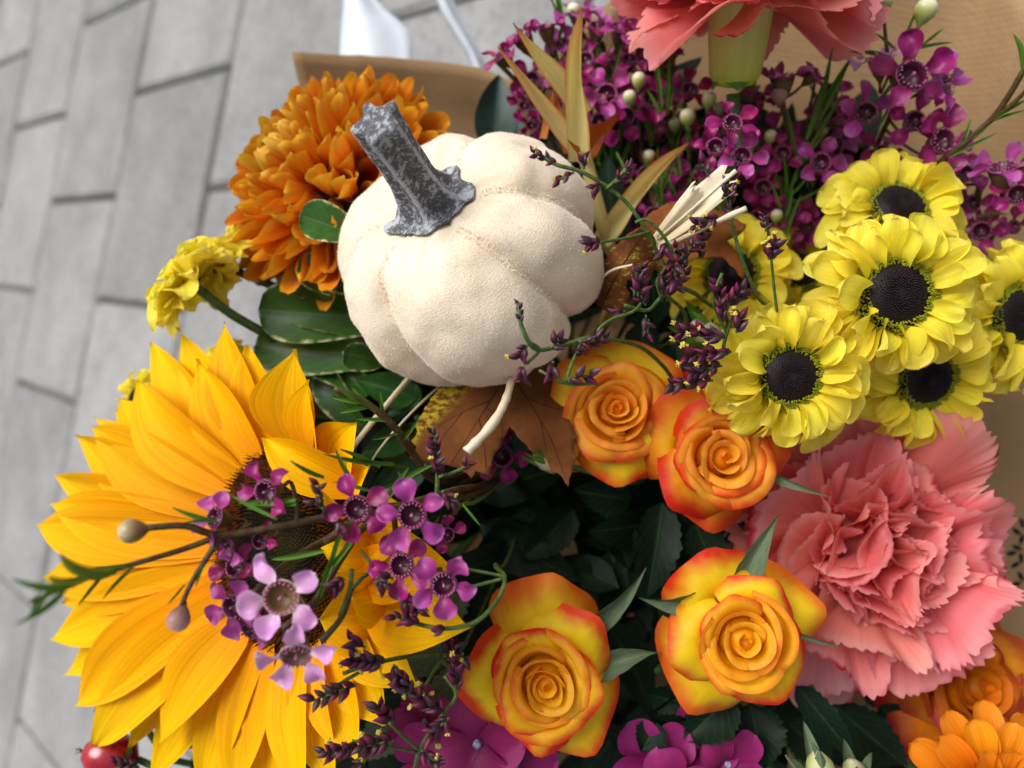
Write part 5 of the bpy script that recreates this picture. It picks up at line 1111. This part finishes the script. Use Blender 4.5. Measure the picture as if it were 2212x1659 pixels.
statice('statice sprig arching over the upper shoulder of the pumpkin and past the raffia', [[(1160, 330, .222), (1200, 355, .222), (1262, 374, .224), (1340, 425, .228), (1385, 480, .232), (1420, 545, .238), (1455, 610, .246), (1515, 645, .262), (1560, 720, .30)], [(1290, 524, .222), (1350, 515, .228), (1405, 500, .234)], [(1372, 480, .226), (1400, 476, .226), (1440, 520, .230), (1455, 570, .236), (1460, 620, .24)], [(1310, 408, .226), (1335, 385, .224), (1352, 365, .222)]],
    [(1205, 356, .222, -1, -.5, 7, 60, 22, .1), (1240, 372, .222, -.8, .4, 4, 40, 24, .5), (1262, 365, .222, -.2, -1, 3, 25, 26, .6), (1300, 395, .225, -.6, .5, 4, 24, 26, .35), (1330, 395, .224, .6, -.6, 6, 40, 22, .05), (1300, 524, .222, -1, .1, 7, 30, 30, .45), (1455, 560, .236, .1, 1, 6, 60, 34, .0), (1440, 520, .232, -.2, 1, 3, 30, 32, 0), (1350, 372, .222, .6, -.6, 4, 20, 18, 0)])
statice('statice sprig with loose buds lying across the lower front of the pumpkin', [[(1120, 655, .212), (1124, 695, .212), (1142, 738, .214), (1165, 756, .218), (1220, 745, .224), (1290, 730, .23), (1400, 760, .26), (1450, 850, .30)], [(1142, 738, .214), (1165, 756, .218), (1138, 785, .214)], [(1290, 730, .23), (1296, 708, .23), (1325, 688, .232), (1372, 670, .236), (1400, 630, .24)], [(1268, 742, .226), (1240, 775, .222), (1222, 825, .218)], [(1165, 800, .224), (1222, 828, .22), (1290, 828, .22)]],
    [(1125, 700, .212, -.1, -1, 6, 42, 20, 0), (1140, 745, .213, -.5, .8, 5, 30, 30, .35), (1130, 790, .212, -.1, 1, 6, 26, 26, .25), (1190, 752, .219, .1, -.1, 4, 30, 28, 0), (1195, 780, .219, -.1, 1, 3, 26, 30, 0), (1250, 738, .224, 1, -.1, 6, 60, 28, 0), (1222, 820, .218, 1, -.2, 4, 60, 30, 0), (1240, 772, .222, .4, -.6, 2, 20, 26, 0)])
statice('statice buds crowding over the yellow-blotched cloth leaf', [[(1350, 660, .238), (1400, 670, .245), (1440, 640, .25), (1470, 720, .28)], [(1370, 640, .236), (1375, 600, .232), (1382, 575, .23)], [(1430, 650, .246), (1420, 610, .242), (1440, 575, .238)], [(1400, 690, .25), (1398, 720, .248)], [(1440, 650, .25), (1470, 600, .246)]],
    [(1378, 640, .232, .1, -1, 9, 62, 30, .0), (1395, 660, .236, -.3, -.6, 4, 30, 28, 0), (1430, 640, .24, .2, -1, 7, 56, 30, .2), (1440, 640, .244, .5, -.8, 6, 50, 28, .1), (1395, 680, .246, .1, 1, 4, 44, 28, .3), (1440, 570, .236, .6, -1, 4, 46, 26, .1), (1470, 560, .24, .5, -.6, 5, 50, 26, .0), (1350, 672, .24, -.8, .3, 3, 20, 24, 0)])
statice('statice stem with a single knobbly purple head beside the yellow daisies', [[(1572, 440, .24), (1585, 500, .243), (1610, 580, .248), (1635, 640, .256), (1660, 720, .275)], [(1655, 470, .242), (1664, 540, .244), (1672, 620, .248), (1680, 690, .254), (1682, 760, .264)]],
    [(1660, 560, .238, .2, -.5, 12, 34, 28, .45), (1655, 500, .241, -.1, -1, 6, 36, 20, 0), (1580, 470, .238, -.1, -1, 6, 66, 26, .5), (1560, 430, .236, .4, -1, 5, 50, 26, .4), (1555, 470, .238, -1, .3, 8, 60, 28, .5), (1530, 380, .244, -.3, -.6, 3, 30, 30, 0)])
statice('dense purple statice cluster with tiny yellow flowers between orange rose and daisy', [[(1590, 670, .246), (1570, 720, .25), (1560, 780, .256), (1570, 850, .28)], [(1570, 720, .25), (1550, 680, .246), (1540, 640, .242), (1560, 590, .24)], [(1560, 780, .254), (1510, 815, .25), (1470, 830, .246)]],
    [(1560, 700, .242, -.1, -1, 10, 90, 30, .0), (1570, 660, .242, .7, -.7, 6, 50, 32, 0), (1570, 730, .242, -1, -.2, 13, 100, 32, .45), (1580, 760, .242, -1, .1, 12, 95, 32, .5), (1560, 790, .244, -1, .2, 8, 70, 30, .35), (1590, 720, .242, .2, -.9, 6, 40, 32, .1), (1540, 822, .246, -1, .1, 10, 90, 32, .1), (1510, 560, .245, .1, -1, 5, 44, 26, .3), (1480, 600, .246, -.2, -1, 6, 50, 26, .4), (1500, 540, .248, .5, -.8, 5, 50, 26, .2)])
statice('statice sprig on a hooked green stem at the edge of the sunflower', [[(890, 1345, .206), (960, 1358, .206), (1030, 1342, .208), (1078, 1290, .212), (1090, 1245, .218), (1070, 1220, .24), (1100, 1200, .30)], [(1085, 1250, .216), (1040, 1262, .216), (985, 1275, .216)], [(1090, 1245, .22), (1040, 1235, .222), (980, 1225, .222)]],
    [(910, 1350, .204, -1, -.3, 6, 60, 30, 0), (965, 1358, .205, -.3, .1, 3, 16, 30, 0)])
statice('dark statice clusters draped over the lower sunflower petals by the yellow rose', [[(740, 1455, .212), (800, 1435, .215), (870, 1420, .222), (940, 1412, .235), (1000, 1400, .27)], [(700, 1500, .208), (745, 1470, .211), (800, 1440, .216)], [(900, 1520, .222), (920, 1480, .226), (960, 1410, .24)]],
    [(830, 1432, .212, -1, -.1, 14, 70, 34, .2), (850, 1436, .214, .3, .8, 8, 36, 30, .2), (770, 1480, .208, -1, .35, 9, 100, 34, .0), (790, 1400, .210, -1, -.6, 3, 40, 34, 0), (1000, 1410, .228, -.3, .9, 10, 60, 32, .1), (960, 1420, .226, .6, -.7, 7, 40, 28, 0), (885, 1500, .216, -.4, -.5, 10, 50, 34, .1)])
statice('statice mass flecked with yellow between the yellow rose and the lowest sunflower petals', [[(960, 1540, .222), (930, 1580, .226), (900, 1640, .235), (905, 1720, .27)], [(960, 1460, .222), (985, 1500, .222), (960, 1540, .224)], [(840, 1560, .222), (870, 1590, .224), (905, 1620, .23)], [(760, 1600, .22), (830, 1610, .222), (900, 1625, .23)]],
    [(960, 1540, .218, -.8, -.5, 12, 70, 34, .25), (985, 1490, .218, .0, -1, 8, 60, 28, .35), (970, 1550, .218, -.4, .4, 8, 50, 34, .4), (850, 1560, .218, -.6, -.6, 8, 50, 32, .0), (850, 1600, .218, -1, .2, 10, 90, 32, .25), (760, 1620, .216, -1, .1, 9, 60, 32, .2), (790, 1640, .218, -.6, .7, 6, 50, 30, .2), (910, 1620, .224, .5, .4, 6, 50, 28, .2)])
statice('few statice buds beside the purple wax flower under the pumpkin leaf edge', [[(948, 1000, .214), (945, 1040, .216), (950, 1080, .22), (1000, 1090, .24), (1060, 1060, .28)], [(940, 945, .214), (945, 1000, .214)], [(1000, 1012, .214), (975, 1022, .214), (948, 1030, .215)], [(690, 1060, .20), (700, 1100, .202), (740, 1130, .21)]],
    [(945, 1030, .212, -.1, -1, 10, 60, 28, .15), (945, 970, .213, -.3, -1, 6, 40, 22, 0), (955, 1060, .212, .5, .5, 5, 36, 28, .35), (995, 1014, .213, .9, -.6, 3, 22, 22, 0), (692, 1085, .198, -.1, -1, 4, 44, 26, 0), (735, 1120, .203, .0, 1, 4, 26, 24, .5), (700, 1100, .200, -.8, -.5, 2, 30, 28, 0)])
statice('dark statice knots resting over the sunflower disc beside the lilac pair', [[(760, 1230, .206), (755, 1275, .207), (735, 1330, .21), (780, 1250, .222), (900, 1180, .26)], [(815, 1245, .207), (800, 1215, .21), (780, 1190, .216)]],
    [(745, 1250, .202, -.3, .2, 8, 26, 28, .25), (815, 1245, .204, .2, .3, 10, 26, 28, .3), (870, 1270, .206, .2, .9, 6, 40, 30, 0), (850, 1250, .206, -1, -.2, 3, 40, 34, 0), (895, 1290, .204, .3, .9, 4, 36, 32, 0)])
statice('few statice buds over the red berries below the sunflower', [[(255, 1652, .300), (300, 1660, .305), (380, 1690, .33)]],
    [(300, 1655, .298, -1, -.15, 7, 50, 26, 0)])

# ---------------------------------------------------------------- hydrangea
def hydrangea(label, florets, back):
    b = BASE + Vector((jit(.015), jit(.015), 0)); b.z = .004
    th = Thing('hydrangea', label, 'hydrangea', b, 'magenta hydrangea heads')
    hub = D(*back); tie = BASE + Vector((jit(.01), -.03, .08))
    th.add('stem', tube_mesh('hydrangea_stem', [hub, hub.lerp(tie, .5), tie, b], .0032, .003, 'green_stem', 7))
    for j, (u, v, d, r, N, spin) in enumerate(florets):
        fr = frame(D(u, v, d), cdir(*N), spin); rr = px(r, d)
        f = th.add('floret', lathe('hydrangea_eye', [(.004 * rr, .16 * rr), (.07 * rr, .14 * rr), (.10 * rr, .06 * rr), (.06 * rr, -.02 * rr), (.03 * rr, -.3 * rr)], 'hydr_eye', 10, lobes=4, la=.1), fr)
        th.add('twig', tube_mesh('hydrangea_pedicel', [fr @ Vector((0, 0, -.25 * rr)), hub], .0008, .0012, 'green_stem', 5, smoothpath=False))
        for i in range(4):
            th.add('petal', grid_mesh('hydrangea_petal', strap(rr, rr * 1.02, prof_round, 10, 10, random.uniform(-.02, .14), .06, random.uniform(-.05, .15), jit(.2), .01, 2, .05, .03, .03, j * 7 + i), 'hydrangea'), fr @ R(i * PI / 2 + jit(.12), 'Z') @ T(0, .03 * rr, .004 * rr * (i % 2)) @ R(math.radians(8 + jit(8)), 'X'), under=f)
hydrangea('magenta hydrangea head peeping out beneath the yellow rose by the statice', [(1032, 1605, .262, 105, (-.1, .1, 1), .3), (940, 1640, .268, 95, (-.3, 0, 1), .9), (1110, 1650, .268, 95, (.1, -.1, 1), 0.), (920, 1560, .278, 80, (-.4, .3, .9), .2)], (1030, 1700, .32))
hydrangea('magenta hydrangea florets beneath the dark serrated leaves', [(1410, 1640, .268, 95, (-.1, .1, 1), .5), (1500, 1610, .272, 95, (0, .2, 1), 0.), (1570, 1650, .27, 85, (.2, 0, 1), .8), (1450, 1700, .265, 95, (0, -.2, 1), .3)], (1480, 1720, .32))

# ---------------------------------------------------------------- berries
def berries():
    for u, v, d, r, lab, N in ((238, 1632, .305, 58, 'glossy red berry with a dry tip below the sunflower', (-.95, .25, .2)), (248, 1538, .318, 42, 'red berry half hidden behind the sunflower petal tips', (-.8, .5, .3))):
        B = D(u, v, d); k_ = px(r, d); fr = frame(B, cdir(*N)); path, b = stem_to_base(B - cdir(*N) * k_, -cdir(*N), .04)
        th = Thing('berry', lab, 'berry', b, 'red berries')
        th.add('stem', tube_mesh('berry_stem', path, .0016, .0018, 'green_stem', 6))
        th.add('fruit', lathe('berry_body', [(.002 * k_, 1.0 * k_), (.3 * k_, .92 * k_), (.62 * k_, .62 * k_), (.80 * k_, .15 * k_), (.78 * k_, -.35 * k_), (.55 * k_, -.8 * k_), (.1 * k_, -1.0 * k_)], 'berry', 24), fr)
        for q in range(3):
            th.add('dry_tip', tube_mesh('berry_tip', [fr @ Vector((0, 0, .97 * k_)), fr @ Vector((jit(.08) * k_, jit(.08) * k_, 1.1 * k_)), fr @ Vector((jit(.2) * k_, jit(.2) * k_, 1.22 * k_))], .0003, .0001, 'vein', 4))
        for q in range(4):
            th.add('sepal', grid_mesh('berry_sepal', strap(k_ * .9, k_ * .5, prof_leaf, 6, 8, .2, .05, .1, 0, 0, 3, .05, .1, .02, q), 'sepal_green'), fr @ R(q * PI / 2, 'Z') @ T(0, .2 * k_, -.95 * k_) @ R(math.radians(20), 'X'))
berries()
